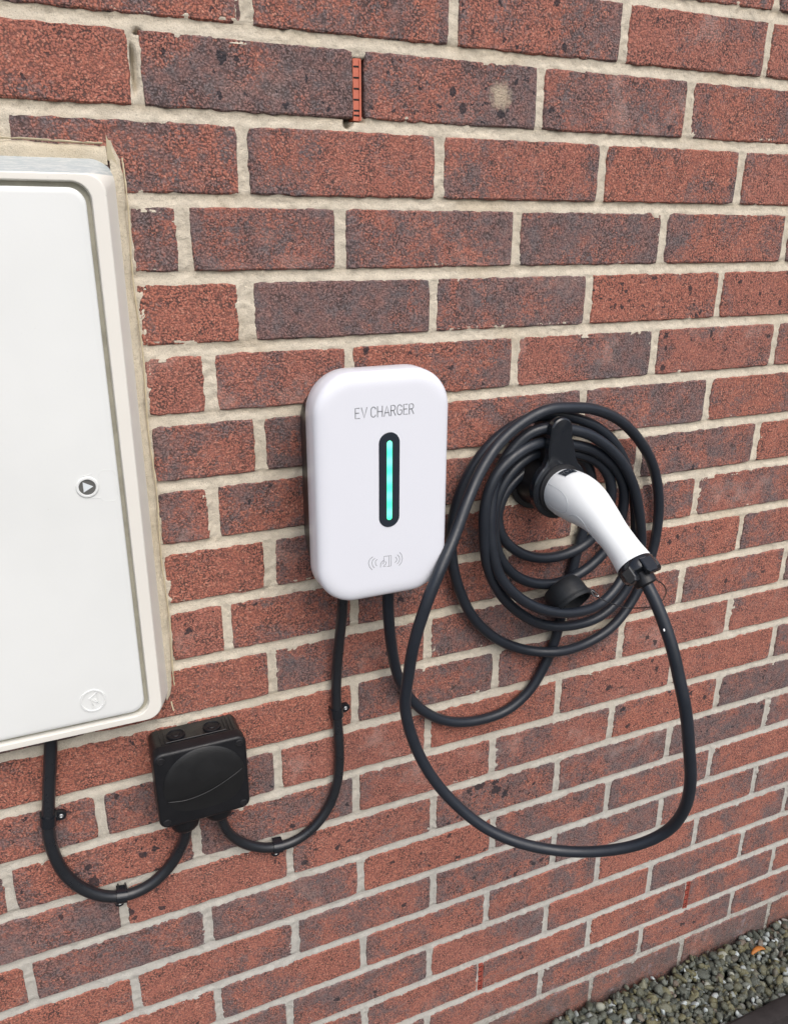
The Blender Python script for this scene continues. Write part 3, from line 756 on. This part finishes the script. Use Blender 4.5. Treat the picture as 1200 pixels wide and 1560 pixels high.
# resample radii along the spine
def lerp_r(sp, GP, GR):
    cum = [0]
    for i in range(1, len(sp)): cum.append(cum[-1] + (sp[i]-sp[i-1]).length)
    kp = [0]; 
    for p in GP[1:]:
        j = min(range(len(sp)), key=lambda q: (sp[q]-Vector(p)).length); kp.append(cum[j])
    kp = np.array(kp); A = np.array([g_[0] for g_ in GR]); B = np.array([g_[1] for g_ in GR])
    def sm(x, K):
        i = int(np.clip(np.searchsorted(kp, x) - 1, 0, len(kp)-2)); t = (x-kp[i])/(kp[i+1]-kp[i])
        p0 = K[max(i-1, 0)]; p1 = K[i]; p2 = K[i+1]; p3 = K[min(i+2, len(K)-1)]
        return .5*((2*p1) + (-p0+p2)*t + (2*p0-5*p1+4*p2-p3)*t*t + (-p0+3*p1-3*p2+p3)*t**3)
    return [(float(sm(c_, A)), float(sm(c_, B))) for c_ in cum]
rad = lerp_r(sp, GP, GR)
V, Fc = sweep(sp, rad, 40, Vector((0, 0, 1))); gshell = obj('shell', V, Fc, M_GUNW, gun, True, 50)
def gframe(i):
    T = (sp[min(i+1, len(sp)-1)] - sp[max(i-1, 0)]).normalized(); up = Vector((0, 0, 1)); a = (up - T*up.dot(T)).normalized(); return T, a, T.cross(a)
def on_gun(s, ang, lift=0.0):
    """point on the shell: s in 0..1 along it, ang in degrees round it (0 = top, 90 = towards b)"""
    i = min(int(s*(len(sp)-1)), len(sp)-2); f_ = s*(len(sp)-1) - i; t = math.radians(ang); o_ = []
    for q in (i, i+1):
        T, a, b = gframe(q); ra, rb = rad[q]; o_.append(sp[q] + a*(math.cos(t)*(ra+lift)) + b*(math.sin(t)*(rb+lift)))
    return o_[0]*(1-f_) + o_[1]*f_
def seam(path, w=.0006, mat=None, name='seam', lift=.0002):
    P = []
    for (s0_, a0_), (s1_, a1_) in zip(path[:-1], path[1:]):
        P += [on_gun(s0_ + (s1_-s0_)*q/5, a0_ + (a1_-a0_)*q/5, lift) for q in range(5)]
    P.append(on_gun(path[-1][0], path[-1][1], lift)); P = smooth_path(P, 4)
    P = catmull(P, .002); V, Fc = sweep(P, (w), 6); return obj(name, V, Fc, mat or M_LINE, gshell, True)
# which side faces the camera: pick the sign once
sd = 1 if (on_gun(.3, 90) - _C).length < (on_gun(.3, -90) - _C).length else -1
# moulded recess outline and joint line on the near side
seam([(.06, sd*62), (.28, sd*66), (.34, sd*82), (.33, sd*112), (.14, sd*118), (.04, sd*100), (.06, sd*62)], .00035)
seam([(.36, sd*112), (.44, sd*96), (.52, sd*100), (.60, sd*120), (.72, sd*130)], .00035)
# finger grooves on top
for k in range(5):
    s0 = .36 + k*.035
    continue
    seam([(s0 + .01, -sd*6), (s0, sd*10), (s0 - .005, sd*24), (s0, sd*38)], .0010, M_GUNW, 'grip_ridge', .0001)
# dark status label on top, near the front
i0 = int(.10*(len(sp)-1)); T, a, b = gframe(i0)
Vl = []; n_ = 10
for j in range(2):
    for k in range(n_+1):
        ang = sd*(-3) + sd*(33)*k/n_
        Vl.append(on_gun(.08 + .105*j, ang, .0011))
Fl = [(k, k+1, n_+2+k, n_+1+k) for k in range(n_)]
obj('status_label', Vl, Fl, M_LENS, gshell, True)
mk = MB()
for k, (aa, bb_) in enumerate(((2, 8), (12, 15), (19, 26))):
    P = [on_gun(.12 + .02*(k % 2), sd*(aa+3), .0016), on_gun(.16, sd*((aa+bb_)/2+3), .0016), on_gun(.13, sd*(bb_+3), .0016)]
    V, Fc = sweep(P, .0004, 5); mk.add(V, Fc)
mk.build('label_marks', M_INK, gshell)
# nose inside the socket
V, Fc = turned(GP[0], (0, 1, 0), [(.0285, -.004), (.0285, .0), (.0270, .004), (.0265, .030)], 32); obj('nose', V, Fc, M_BLACK, gun, True, 30)
# black collar with clips
E0 = sp[-1]; TT = (sp[-1] - sp[-4]).normalized(); ua = (Vector((0, 0, 1)) - TT*TT.z).normalized(); ub = TT.cross(ua)
V, Fc = turned(E0, TT, [(.0222, -.001), (.0228, .0003), (.0228, .0105), (.0215, .0130), (.0160, .0150)], 36); col = obj('collar', V, Fc, M_GLOSSB, gun, True, 30)
def clip_on(ang, w, l, d0, h, name='collar_clip', mat=None):
    t = math.radians(ang); ro = ua*math.cos(t) + ub*math.sin(t); ta = TT.cross(ro)
    c = E0 + TT*(d0 + l/2) + ro*(.0222)
    rings = []
    for hh_, ins in ((-.004, 0), (h*.6, 0), (h, .0012)):
        rings.append([c + ro*hh_ + ta*(sx*(w/2-ins)) + TT*(sz*(l/2-ins)) for sx, sz in ((-1, -1), (1, -1), (1, .55), (.6, 1), (-.6, 1), (-1, .55))])
    V, Fc = loft(rings); return obj(name, V, Fc, mat or M_GLOSSB, col, False)
clip_on(sd*8, .016, .020, .004, .0030)
clip_on(sd*-58, .013, .014, .004, .0016)
clip_on(sd*75, .014, .018, .006, .0034)
clip_on(180, .016, .012, .002, .0016)
B0 = E0 + TT*.012
CT = (at(1006, 930, -.2420) - B0).normalized()
V, Fc = turned(B0, CT, [(.0135, -.002), (.0132, .0135), (.0122, .0150), (.0085, .0158)], 28); obj('strain_relief', V, Fc, M_DULL, gun, True, 30)

# ------------------------------------------------------------------ charging cable
R_C = .00735
g_end = B0 + CT*.010; g_out = B0 + CT*.030
T_ = [  # (u, v, distance from wall) sighted along the cable, from the unit round the coil to the connector
 (591, 890, -.046), (591, 925, -.044), (595, 975, -.034), (606, 1030, -.020), (624, 1063, -.012), (652, 1088, -.011), (690, 1100, -.010), (730, 1097, -.010), (772, 1082, -.010), (806, 1052, -.010), (830, 1012, -.010),
 (845, 975, -.010), (856, 930, -.0095), (868, 882, -.0095), (880, 835, -.0095), (893, 790, -.0095), (902, 745, -.0095), (893, 705, -.0100), (868, 690, -.0105), (838, 694, -.0110),
 (803, 715, -.0120), (770, 748, -.0140), (757, 785, -.0165), (764, 818, -.0190), (784, 838, -.0190), (810, 849, -.0180), (836, 850, -.0160), (863, 844, -.0150), (893, 828, -.0150), (916, 800, -.0190), (930, 762, -.0250), (928, 728, -.0260), (906, 700, -.0250), (872, 690, -.0240), (840, 686, -.0240),
 (808, 694, -.0250), (777, 720, -.0280), (756, 760, -.0300), (751, 805, -.0310), (760, 848, -.0290), (783, 876, -.0250), (815, 889, -.0220), (850, 888, -.0210), (884, 873, -.0210), (912, 850, -.0210), (934, 820, -.0220), (948, 780, -.0260), (949, 738, -.0320), (930, 705, -.0340), (900, 684, -.0340), (870, 677, -.0340), (842, 674, -.0350),
 (815, 676, -.0390), (781, 696, -.0430), (753, 727, -.0450), (739, 770, -.0460), (737, 815, -.0460), (743, 865, -.0440), (762, 905, -.0400), (790, 933, -.0360), (827, 952, -.0320), (870, 953, -.0300), (912, 940, -.0300), (945, 910, -.0300), (966, 872, -.0310), (976, 830, -.0340), (974, 790, -.0400), (965, 742, -.0440), (948, 706, -.0450), (922, 678, -.0450), (893, 660, -.0440), (866, 654, -.0430), (838, 651, -.0420),
 (808, 658, -.0390), (778, 686, -.0360), (755, 728, -.0370), (747, 780, -.0430), (748, 828, -.0480), (758, 872, -.0520), (776, 898, -.0540), (803, 919, -.0560), (838, 932, -.0580), (878, 933, -.0560), (914, 920, -.0480), (940, 893, -.0400), (958, 858, -.0290), (967, 815, -.0200), (966, 765, -.0170), (955, 715, -.0190), (936, 676, -.0230), (908, 650, -.0270), (878, 637, -.0290), (846, 631, -.0290),
 (812, 635, -.0270), (780, 650, -.0240), (745, 678, -.0220), (716, 718, -.0200), (698, 760, -.0190), (688, 805, -.0190), (688, 850, -.0190), (699, 898, -.0180), (721, 942, -.0160), (756, 973, -.0140), (800, 990, -.0130), (848, 993, -.0240), (893, 981, -.0230), (932, 954, -.0200), (962, 915, -.0170), (984, 870, -.0150), (998, 820, -.0140), (1003, 765, -.0140), (996, 715, -.0170), (976, 674, -.0220), (945, 642, -.0300), (905, 624, -.0400), (868, 620, -.0460), (832, 625, -.0470),
 (794, 645, -.0460), (758, 678, -.0480), (730, 720, -.0580), (709, 770, -.0740), (690, 820, -.0920), (668, 872, -.1080), (648, 925, -.1120), (630, 985, -.1080), (621, 1030, -.1020), (617, 1075, -.0980), (628, 1125, -.1000), (652, 1175, -.1080), (690, 1222, -.1220), (740, 1262, -.1420), (790, 1284, -.1620), (850, 1296, -.1850), (910, 1297, -.2100), (970, 1287, -.2350), (1015, 1267, -.2560), (1042, 1232, -.2740), (1051, 1190, -.2830), (1050, 1140, -.2850), (1043, 1085, -.2820), (1034, 1035, -.2720), (1021, 980, -.2580)]
pts = [at(u, v, y) for u, v, y in T_]
for i_, p_ in enumerate(pts[90:]): p_ += Vector((mnoise.noise(Vector((i_*.7, 0, 0))), mnoise.noise(Vector((i_*.7, 9, 0))), mnoise.noise(Vector((i_*.7, 0, 9)))))*.0016
path = catmull(pts + [g_out, g_end], .004); path = smooth_path(path, 10)
V, Fc = sweep(path, R_C, 16)
cab_o = obj('charging_cable', V, Fc, M_CABLE, None, True, 60)
tag(cab_o, 'thick black charging cable coiled over the holster and looping below it', 'cable')
# scuff of white paint on the falling length
V, Fc = turned(at(1011, 960, -.2745), (.3, -.8, .4), [(.0018, 0), (.0012, .0005)], 8); 
sc = obj('paint_fleck', V, Fc, m_plain('white_paint', (.8, .8, .8), .5), cab_o, True)

# ------------------------------------------------------------------ dust cap on its tether
capc = at(861, 905, -.036)
axd = Vector((.20, -.80, -.56)).normalized()
cp = empty('dust_cap', tuple(capc), 'round black rubber dust cap hanging open inside the lower coil', 'cap')
V, Fc = turned(capc - axd*.020, axd, [(.0210, .004), (.0262, .006), (.0292, .011), (.0300, .018), (.0302, .038), (.0294, .0395), (.0272, .0395), (.0266, .036), (.0258, .012), (.0120, .009)], 40, True, True); obj('cup', V, Fc, M_RUBBER, cp, True, 30)
V, Fc = turned(capc + axd*.0125, axd, [(.0300, 0), (.0310, .0008), (.0310, .0022), (.0300, .003)], 40, False, False); obj('rim_band', V, Fc, M_RUBBER, cp, True, 30)
lug = at(897, 901, -.040)
V, Fc = sweep(catmull([lug + Vector((-.010, .004, -.002)), lug, lug + Vector((.008, 0, .001)), lug + Vector((.013, -.003, -.006))], .002), [(.0045, .0022)]*99, 10) if False else sweep([lug + Vector((-.012, .004, -.003)), lug + Vector((-.002, 0, .000)), lug + Vector((.006, -.002, -.001)), lug + Vector((.008, -.002, -.003))], [(.0042, .0060), (.0036, .0052), (.0026, .0040), (.0015, .002)], 12)
obj('lug', V, Fc, M_RUBBER, cp, True, 40)
V, Fc = sweep(catmull([at(u, v, y) for u, v, y in ((898, 899, -.042), (903, 905, -.050), (912, 911, -.066), (930, 919, -.070), (955, 926, -.072), (978, 926, -.090), (1000, 922, -.13), (1010, 912, -.17), (1014, 900, -.20), (1009, 890, -.215), (1000, 884, -.220))], .003), .0008, 8)
obj('tether', V, Fc, M_BLACK, cp, True)
V, Fc = sweep(catmull([at(u, v, y) for u, v, y in ((899, 899, -.046), (904, 901, -.050), (911, 908, -.062), (905, 908, -.058), (899, 900, -.046))], .002), .0009, 8)
obj('cord_knot', V, Fc, M_STEEL, cp, True)

# ------------------------------------------------------------------ junction box
jx, jz, jhw, jhh, jd = -.2200, .7590, .0545, .0520, .056
jb = empty('junction_box', (jx, 0, jz - jhh), 'square matt black junction box with domed lid, under the cabinet corner', 'junction box')
V, Fc = rr_loft(jx, jz, jhw, jhh, .010, [(.0016, -.001), (.0008, -.004), (.0006, -.0360), (0, -.0370), (0, -.0395)], 6); jbody = obj('body', V, Fc, M_DULL, jb, True, 35)
V, Fc = rr_loft(jx, jz, jhw + .0006, jhh + .0006, .011, [(.0010, -.0398), (0, -.0405), (0, -.0530), (.0006, -.0548), (.0022, -.0560), (.0040, -.0562)], 8); jlid = obj('lid', V, Fc, M_DULL, jb, True, 35)
dome = [(.0490, -.0558), (.0486, -.0568), (.0470, -.0577), (.0420, -.0592), (.0310, -.0612), (.0170, -.0626), (.0030, -.0630)]
V, Fc = disc_y(jx + .002, jz + .0020, dome, 48, True, False); V = [(x, -.0558 + (y + .0558)*min(1, max(0, (z - jz + .042)/.055)), z) for x, y, z in V]; jdome = obj('lid_dome', V, Fc, m_plain('satin_black_dome', (.0085, .009, .010), .38, .3, 900), jlid, True, 20)
V, Fc = sweep(catmull([(jx - .044, -.0578, jz - .014), (jx - .022, -.0613, jz - .0145), (jx + .006, -.0622, jz - .009), (jx + .032, -.0605, jz + .001), (jx + .048, -.0577, jz + .008)], .003), .0006, 6); obj('lid_ridge', V, Fc, M_BLACK, jlid, True)
for sx, sz in ((-1, -1), (1, 1), (1, -1), (-1, 1)):
    V, Fc = disc_y(jx + sx*.0465, jz + sz*.0440, [(.0048, -.0560), (.0046, -.0570), (.0036, -.0574), (.0034, -.0568), (.001, -.0568)], 16); obj('lid_screw', V, Fc, M_BLACK, jlid, True, 30)
# top face: two knock-outs and moulded lines
def ring_z(cx, cy, cz, r, w):
    P = [Vector((cx + math.cos(t)*r, cy + math.sin(t)*r*.86, cz)) for t in np.linspace(0, 2*math.pi, 30)]
    return sweep(P, w, 6, Vector((0, 0, 1)), False)
for kx_ in (-.0225, .0210):
    V, Fc = turned((jx + kx_, -.0195, jz + jhh - .0008), (0, 0, 1), [(.0112, 0), (.0112, .0013), (.0104, .0017), (.0094, .0017), (.0090, .0006), (.0050, .0006), (.0046, .0012), (.001, .0012)], 28); obj('knock_out', V, Fc, M_DULL, jbody, True, 30)
mb = MB()
for xx in (-.0415, -.0365, .0360, .0405, .0450):
    V, Fc = sweep([Vector((jx + xx, -.005, jz + jhh - .0003)), Vector((jx + xx, -.036, jz + jhh - .0001))], .0006, 6); mb.add(V, Fc)
V, Fc = sweep([Vector((jx - .0365, -.0335, jz + jhh - .0001)), Vector((jx + .0360, -.0335, jz + jhh - .0001))], .0006, 6); mb.add(V, Fc)
mb.build('moulded_lines', M_BLACK, jbody)
for gx, gz in ((-.2430, jz - jhh + .002), (-.2010, jz - jhh + .006)):
    V, Fc = turned((gx, -.028, gz), (0, 0, -1), [(.0185, 0), (.0182, .0190), (.0172, .0240), (.0145, .0275), (.0105, .0295), (.0080, .0295)], 28); obj('cable_gland', V, Fc, M_DULL, jb, True, 30)

# ------------------------------------------------------------------ supply cables and their clips
def cable(name, tr, label, r, group=None, mat=M_SUPPLY):
    P = smooth_path(catmull([at(u, v, y) if len(q) == 3 else Vector(q[:3]) for q in tr for (u, v, y) in [q[:3]]], .004), 8)
    V, Fc = sweep(P, r, 16); o = obj(name, V, Fc, mat, None, True, 60); tag(o, label, 'cable'); return P
def cable3(name, P, label, r):
    P = smooth_path(catmull(P, .004), 8); V, Fc = sweep(P, r, 16); o = obj(name, V, Fc, M_SUPPLY, None, True, 60); tag(o, label, 'cable'); return P
RS = .0074
c1 = [at(78, 1060, -.010), at(78, 1110, -.010), at(77, 1160, -.0095)] + [at(u, v, -.0095) for u, v in ((75, 1200), (74, 1240), (75, 1275), (84, 1305), (102, 1335), (130, 1356), (165, 1366), (200, 1362), (232, 1346), (257, 1322))] + [at(274, 1295, -.014), at(284, 1268, -.024), Vector((-.2430, -.028, .7000)), Vector((-.2430, -.028, .7080))]
P1 = cable3('supply_cable', c1, 'thick black cable looping from the cabinet up into the left of the junction box', RS)
c2 = [Vector((-.2010, -.028, .7100)), Vector((-.2010, -.028, .7000)), at(343, 1262, -.020), at(362, 1280, -.012), at(388, 1290, -.0095), at(418, 1291, -.0095), at(450, 1281, -.0095), at(480, 1258, -.0095), at(502, 1227, -.0095), at(514, 1190, -.0095), at(517, 1150, -.0095), at(515, 1112, -.0095), at(512, 1065, -.0095), at(513, 1020, -.012), at(517, 975, -.022), at(521, 935, -.036), at(523, 905, -.044), Vector((-.0235, -.046, .996))]
P2 = cable3('supply_cable', c2, 'thick black cable running from the right of the junction box up to the charger', .0068)

def make_clip(P, target, side, label, r, flip=False, tie=False):
    """saddle clip on the cable path P at the point nearest to target; side = unit vector (in the wall plane) to the screw ear"""
    i = min(range(2, len(P)-2), key=lambda k: (P[k] - target).length)
    c = P[i]; T = (P[i+1] - P[i-1]); T.y = 0; T.normalize(); S = Vector((T.z, 0, -T.x))
    if S.dot(Vector(side)) < 0: S = -S
    e = empty('cable_clip', (c.x, 0, c.z), label, 'cable clip', 'black plastic clips holding the supply cables')
    Nn = Vector((0, -1, 0)); hw_ = .0065; th = .0018
    rings = []
    for t_, ry in ((0, r + .0002), (0, r + th), (1, r + th), (1, r + .0002)):
        ring = []
        off = T*((-hw_) if t_ == 0 else hw_)
        for k in range(15):
            a = math.pi*1.0*(k/14); 
            p = c + off + S*(math.cos(a)*ry) + Nn*(math.sin(a)*ry)
            ring.append(p)
        b0 = c + off - S*ry; b0.y = -.0005; b1 = c + off + S*ry; b1.y = -.0005
        ring = [b1] + ring + [b0]
        rings.append(ring)
    n = len(rings[0]); V = [p for r_ in rings for p in r_]; Fc = []
    for a in range(4):
        b = (a+1) % 4
        for k in range(n-1): Fc.append((a*n+k, a*n+k+1, b*n+k+1, b*n+k))
    Fc.append((0, n, 2*n, 3*n)); Fc.append((n-1, 2*n-1, 3*n-1, 4*n-1))
    obj('band', V, Fc, M_GLOSSB, e, True, 35)
    # ear
    q = c.copy(); q.y = 0; rr_ = .0062; L = r + .0070
    outl = [q + S*(r*.6) + T*rr_, q + S*L + T*rr_] + [q + S*(L + math.sin(a)*rr_) + T*(math.cos(a)*rr_) for a in np.linspace(.3, math.pi-.3, 9)] + [q + S*L - T*rr_, q + S*(r*.6) - T*rr_]
    rings = [[p + Nn*.0004 for p in outl], [p + Nn*.0050 for p in outl], [q + (p - q)*.98 + Nn*.0058 for p in outl]]
    V, Fc = loft(rings); ear = obj('screw_ear', V, Fc, M_GLOSSB, e, True, 35)
    V, Fc = turned(q + S*L + Nn*.0056, Nn, [(.0027, 0), (.0026, .0007), (.0018, .0012), (.0009, .0006), (.0003, .0004)], 16, up=Vector((0, 0, 1))); obj('screw', V, Fc, M_STEEL, e, True, 30)
    if tie:
        for d in (-.0045, .0045):
            p0 = q + T*d - S*(r + .0045)
            V, Fc = sweep([p0 + Nn*.001, p0 + Nn*.006 + S*.002, p0 + Nn*(r+.006) + S*.006], [(.0014, .0010)]*3, 8); obj('prong', V, Fc, M_BLACK, e, True, 30)
make_clip(P1, at(76, 1247, -.0095), (1, 0, 0), 'black cable clip on the left cable, below the cabinet, screw to its right', RS)
make_clip(P1, at(187, 1365, -.0095), (0, 0, -1), 'black cable clip at the foot of the left cable loop, screw underneath', RS, tie=True)
make_clip(P2, at(516, 1085, -.0095), (1, 0, 0), 'black cable clip on the upright cable below the charger', .0068)
make_clip(P2, at(424, 1290, -.0095), (0, 0, -1), 'black cable clip at the foot of the right cable loop, screw underneath', .0068)

# ------------------------------------------------------------------ weep vents in the upright joints
def weep(u0, v0, u1, v1, wd, label, y, M_TERRA=M_TERRA2):
    a = at(u0, v0); b = at(u1, v1); cx = (a.x+b.x)/2; z1, z0 = a.z, b.z
    e = empty('weep_vent', (cx, y, z0), label, 'vent', 'terracotta weep vents in the wall')
    V, Fc = rr_loft(cx, (z0+z1)/2, wd/2, (z1-z0)/2, .0008, [(0, y+.014), (0, y+.0003), (.0003, y)], 2); obj('body', V, Fc, M_TERRA, e, False)
    V, Fc = rr_loft(cx + wd/2 - .0009, (z0+z1)/2, .0010, (z1-z0)/2 - .0005, .0004, [(0, y+.0002), (0, y-.0012)], 2); obj('edge_rib', V, Fc, M_TERRA, e, False)
    n = 5; H_ = z1-z0
    for k in list(range(n)) + [4.45]:
        zz = z1 - H_*(.13 + .175*k)
        V, Fc = rr_loft(cx - .0007, zz, wd*.36, .00085, .0003, [(0, y+.0003), (0, y-.0003)], 2); obj('slot', V, Fc, M_HOLE, e, False)
weep(545, 88, 545, 184, .0088, 'terracotta louvred weep vent between bricks in the top course', .0030, M_TERRA)
weep(733, 1468, 730, 1509, .0085, 'red weep vent low in the wall, left of the two near the gravel', .0010)
weep(1048, 1344, 1043, 1384, .0085, 'red weep vent low in the wall, right of the two near the gravel', .0010)

# ------------------------------------------------------------------ gravel strip, edging, leaf
def ico():
    bm = bmesh.new(); bmesh.ops.create_icosphere(bm, subdivisions=2, radius=1); V = np.array([v.co[:] for v in bm.verts]); Fc = np.array([[v.index for v in f.verts] for f in bm.faces]); bm.free(); return V, Fc
def ico1():
    bm = bmesh.new(); bmesh.ops.create_icosphere(bm, subdivisions=1, radius=1); V = np.array([v.co[:] for v in bm.verts]); Fc = np.array([[v.index for v in f.verts] for f in bm.faces]); bm.free(); return V, Fc
def gravel():
    IV2, IF2 = ico(); IV1, IF1 = ico1()
    Vs = []; Fs = []; tone = []; hue = []; nv = 0
    def stone(x, y, z, r, fine):
        nonlocal nv
        IV, IF = (IV2, IF2) if fine else (IV1, IF1)
        V = IV.copy()
        # angular stone: cut the ball with a few random planes
        for _ in range(9):
            d = rng.standard_normal(3); d /= np.linalg.norm(d); h = rng.uniform(.55, .88)
            p = V @ d; m = p > h; V[m] -= np.outer(p[m] - h, d)
        V = V * (r * rng.uniform((.8, .6, .45), (1.35, 1.0, .85)))
        q = rng.standard_normal(4); q /= np.linalg.norm(q); w, a, b, c = q
        R_ = np.array([[1-2*(b*b+c*c), 2*(a*b-c*w), 2*(a*c+b*w)], [2*(a*b+c*w), 1-2*(a*a+c*c), 2*(b*c-a*w)], [2*(a*c-b*w), 2*(b*c+a*w), 1-2*(a*a+b*b)]])
        V = V @ R_.T
        t = rng.uniform(); h_ = rng.uniform()
        Vs.append(V + (x, y, z)); Fs.append(IF + nv); nv += len(V); tone.extend([t]*len(V)); hue.extend([h_]*len(V))
    for layer, (zz, n) in enumerate(((-.010, 1700), (-.001, 2600), (.006, 1700))):
        for k in range(n):
            x = rng.uniform(.15, 1.45); y = rng.uniform(-.150, -.006)
            r = float(np.clip(rng.lognormal(math.log(.0076), .30), .0042, .0150))
            if y > -r: continue
            stone(x, y, zz + rng.uniform(-.002, .003) + .004*math.sin(x*23)*math.sin(y*50), r, layer > 0)
    for k in range(1800):
        x = rng.choice([rng.uniform(-1.7, .15), rng.uniform(1.45, 2.3)]); y = rng.uniform(-.150, -.006)
        stone(x, y, rng.uniform(-.010, .004), rng.uniform(.006, .011), False)
    V = np.concatenate(Vs); Fc = np.concatenate(Fs)
    me = bpy.data.meshes.new('gravel')
    me.vertices.add(len(V)); me.vertices.foreach_set('co', V.ravel())
    me.loops.add(Fc.size); me.loops.foreach_set('vertex_index', Fc.ravel())
    me.polygons.add(len(Fc)); me.polygons.foreach_set('loop_start', np.arange(0, Fc.size, 3)); me.polygons.foreach_set('loop_total', np.full(len(Fc), 3))
    me.update()
    for nm, arr in (('tone', tone), ('hue', hue)):
        at_ = me.attributes.new(nm, 'FLOAT', 'POINT'); at_.data.foreach_set('value', np.array(arr, dtype=np.float32))
    o = link('gravel', me, M_STONE, None, False)
    tag(o, 'grey green gravel strip along the foot of the wall', 'gravel', kind='stuff')
gravel()
def edging():
    r = random.Random(2); n = 90; x0, x1 = -1.7, 2.3; V = []; Fc = []
    prof = [(-.150, -.028), (-.1515, .014), (-.153, .0245), (-.158, .028), (-.180, .0285), (-.187, .026), (-.189, .018), (-.190, -.028)]
    for i in range(n):
        x = x0 + (x1-x0)*i/(n-1); w = .003*math.sin(x*3.1) + .0015*math.sin(x*11) - .012*max(0, .7-x)*0
        for y, z in prof: V.append((x, y + w + r.gauss(0, .0005), z + r.gauss(0, .0005)))
    K = len(prof)
    for i in range(n-1):
        for k in range(K-1): a = i*K+k; Fc.append((a, a+1, a+K+1, a+K))
    Fc.append(tuple(range(K))); Fc.append(tuple((n-1)*K+k for k in range(K))[::-1])
    o = obj('timber_edging', V, Fc, M_TIMBER, None, True, 30); tag(o, 'dark worn edging board bounding the gravel strip', 'edging')
edging()
def leaf():
    c = at(1150, 1452, -.055); c = Vector((.825, -.058, .020)); V = []; Fc = []; n = 14; m = 4
    for i in range(n+1):
        t = i/n; a = -2.5 + 2.3*t; w = .0052*math.sin(math.pi*min(1, t*.95+.03))**.7
        for k in range(m+1):
            s = (k/m - .5)*2
            V.append((c.x + math.cos(a)*.021 + .004, c.y + s*w + .004*math.sin(t*3), c.z + math.sin(-a)*.009*1.0 - .002*s*s + .001))
    for i in range(n):
        for k in range(m): q = i*(m+1)+k; Fc.append((q, q+1, q+m+2, q+m+1))
    o = obj('dead_leaf', V, Fc, M_LEAF, None, True)
    md = o.modifiers.new('thickness', 'SOLIDIFY'); md.thickness = .0006
    tag(o, 'curled orange dead leaf lying on the gravel by the wall', 'leaf')
leaf()
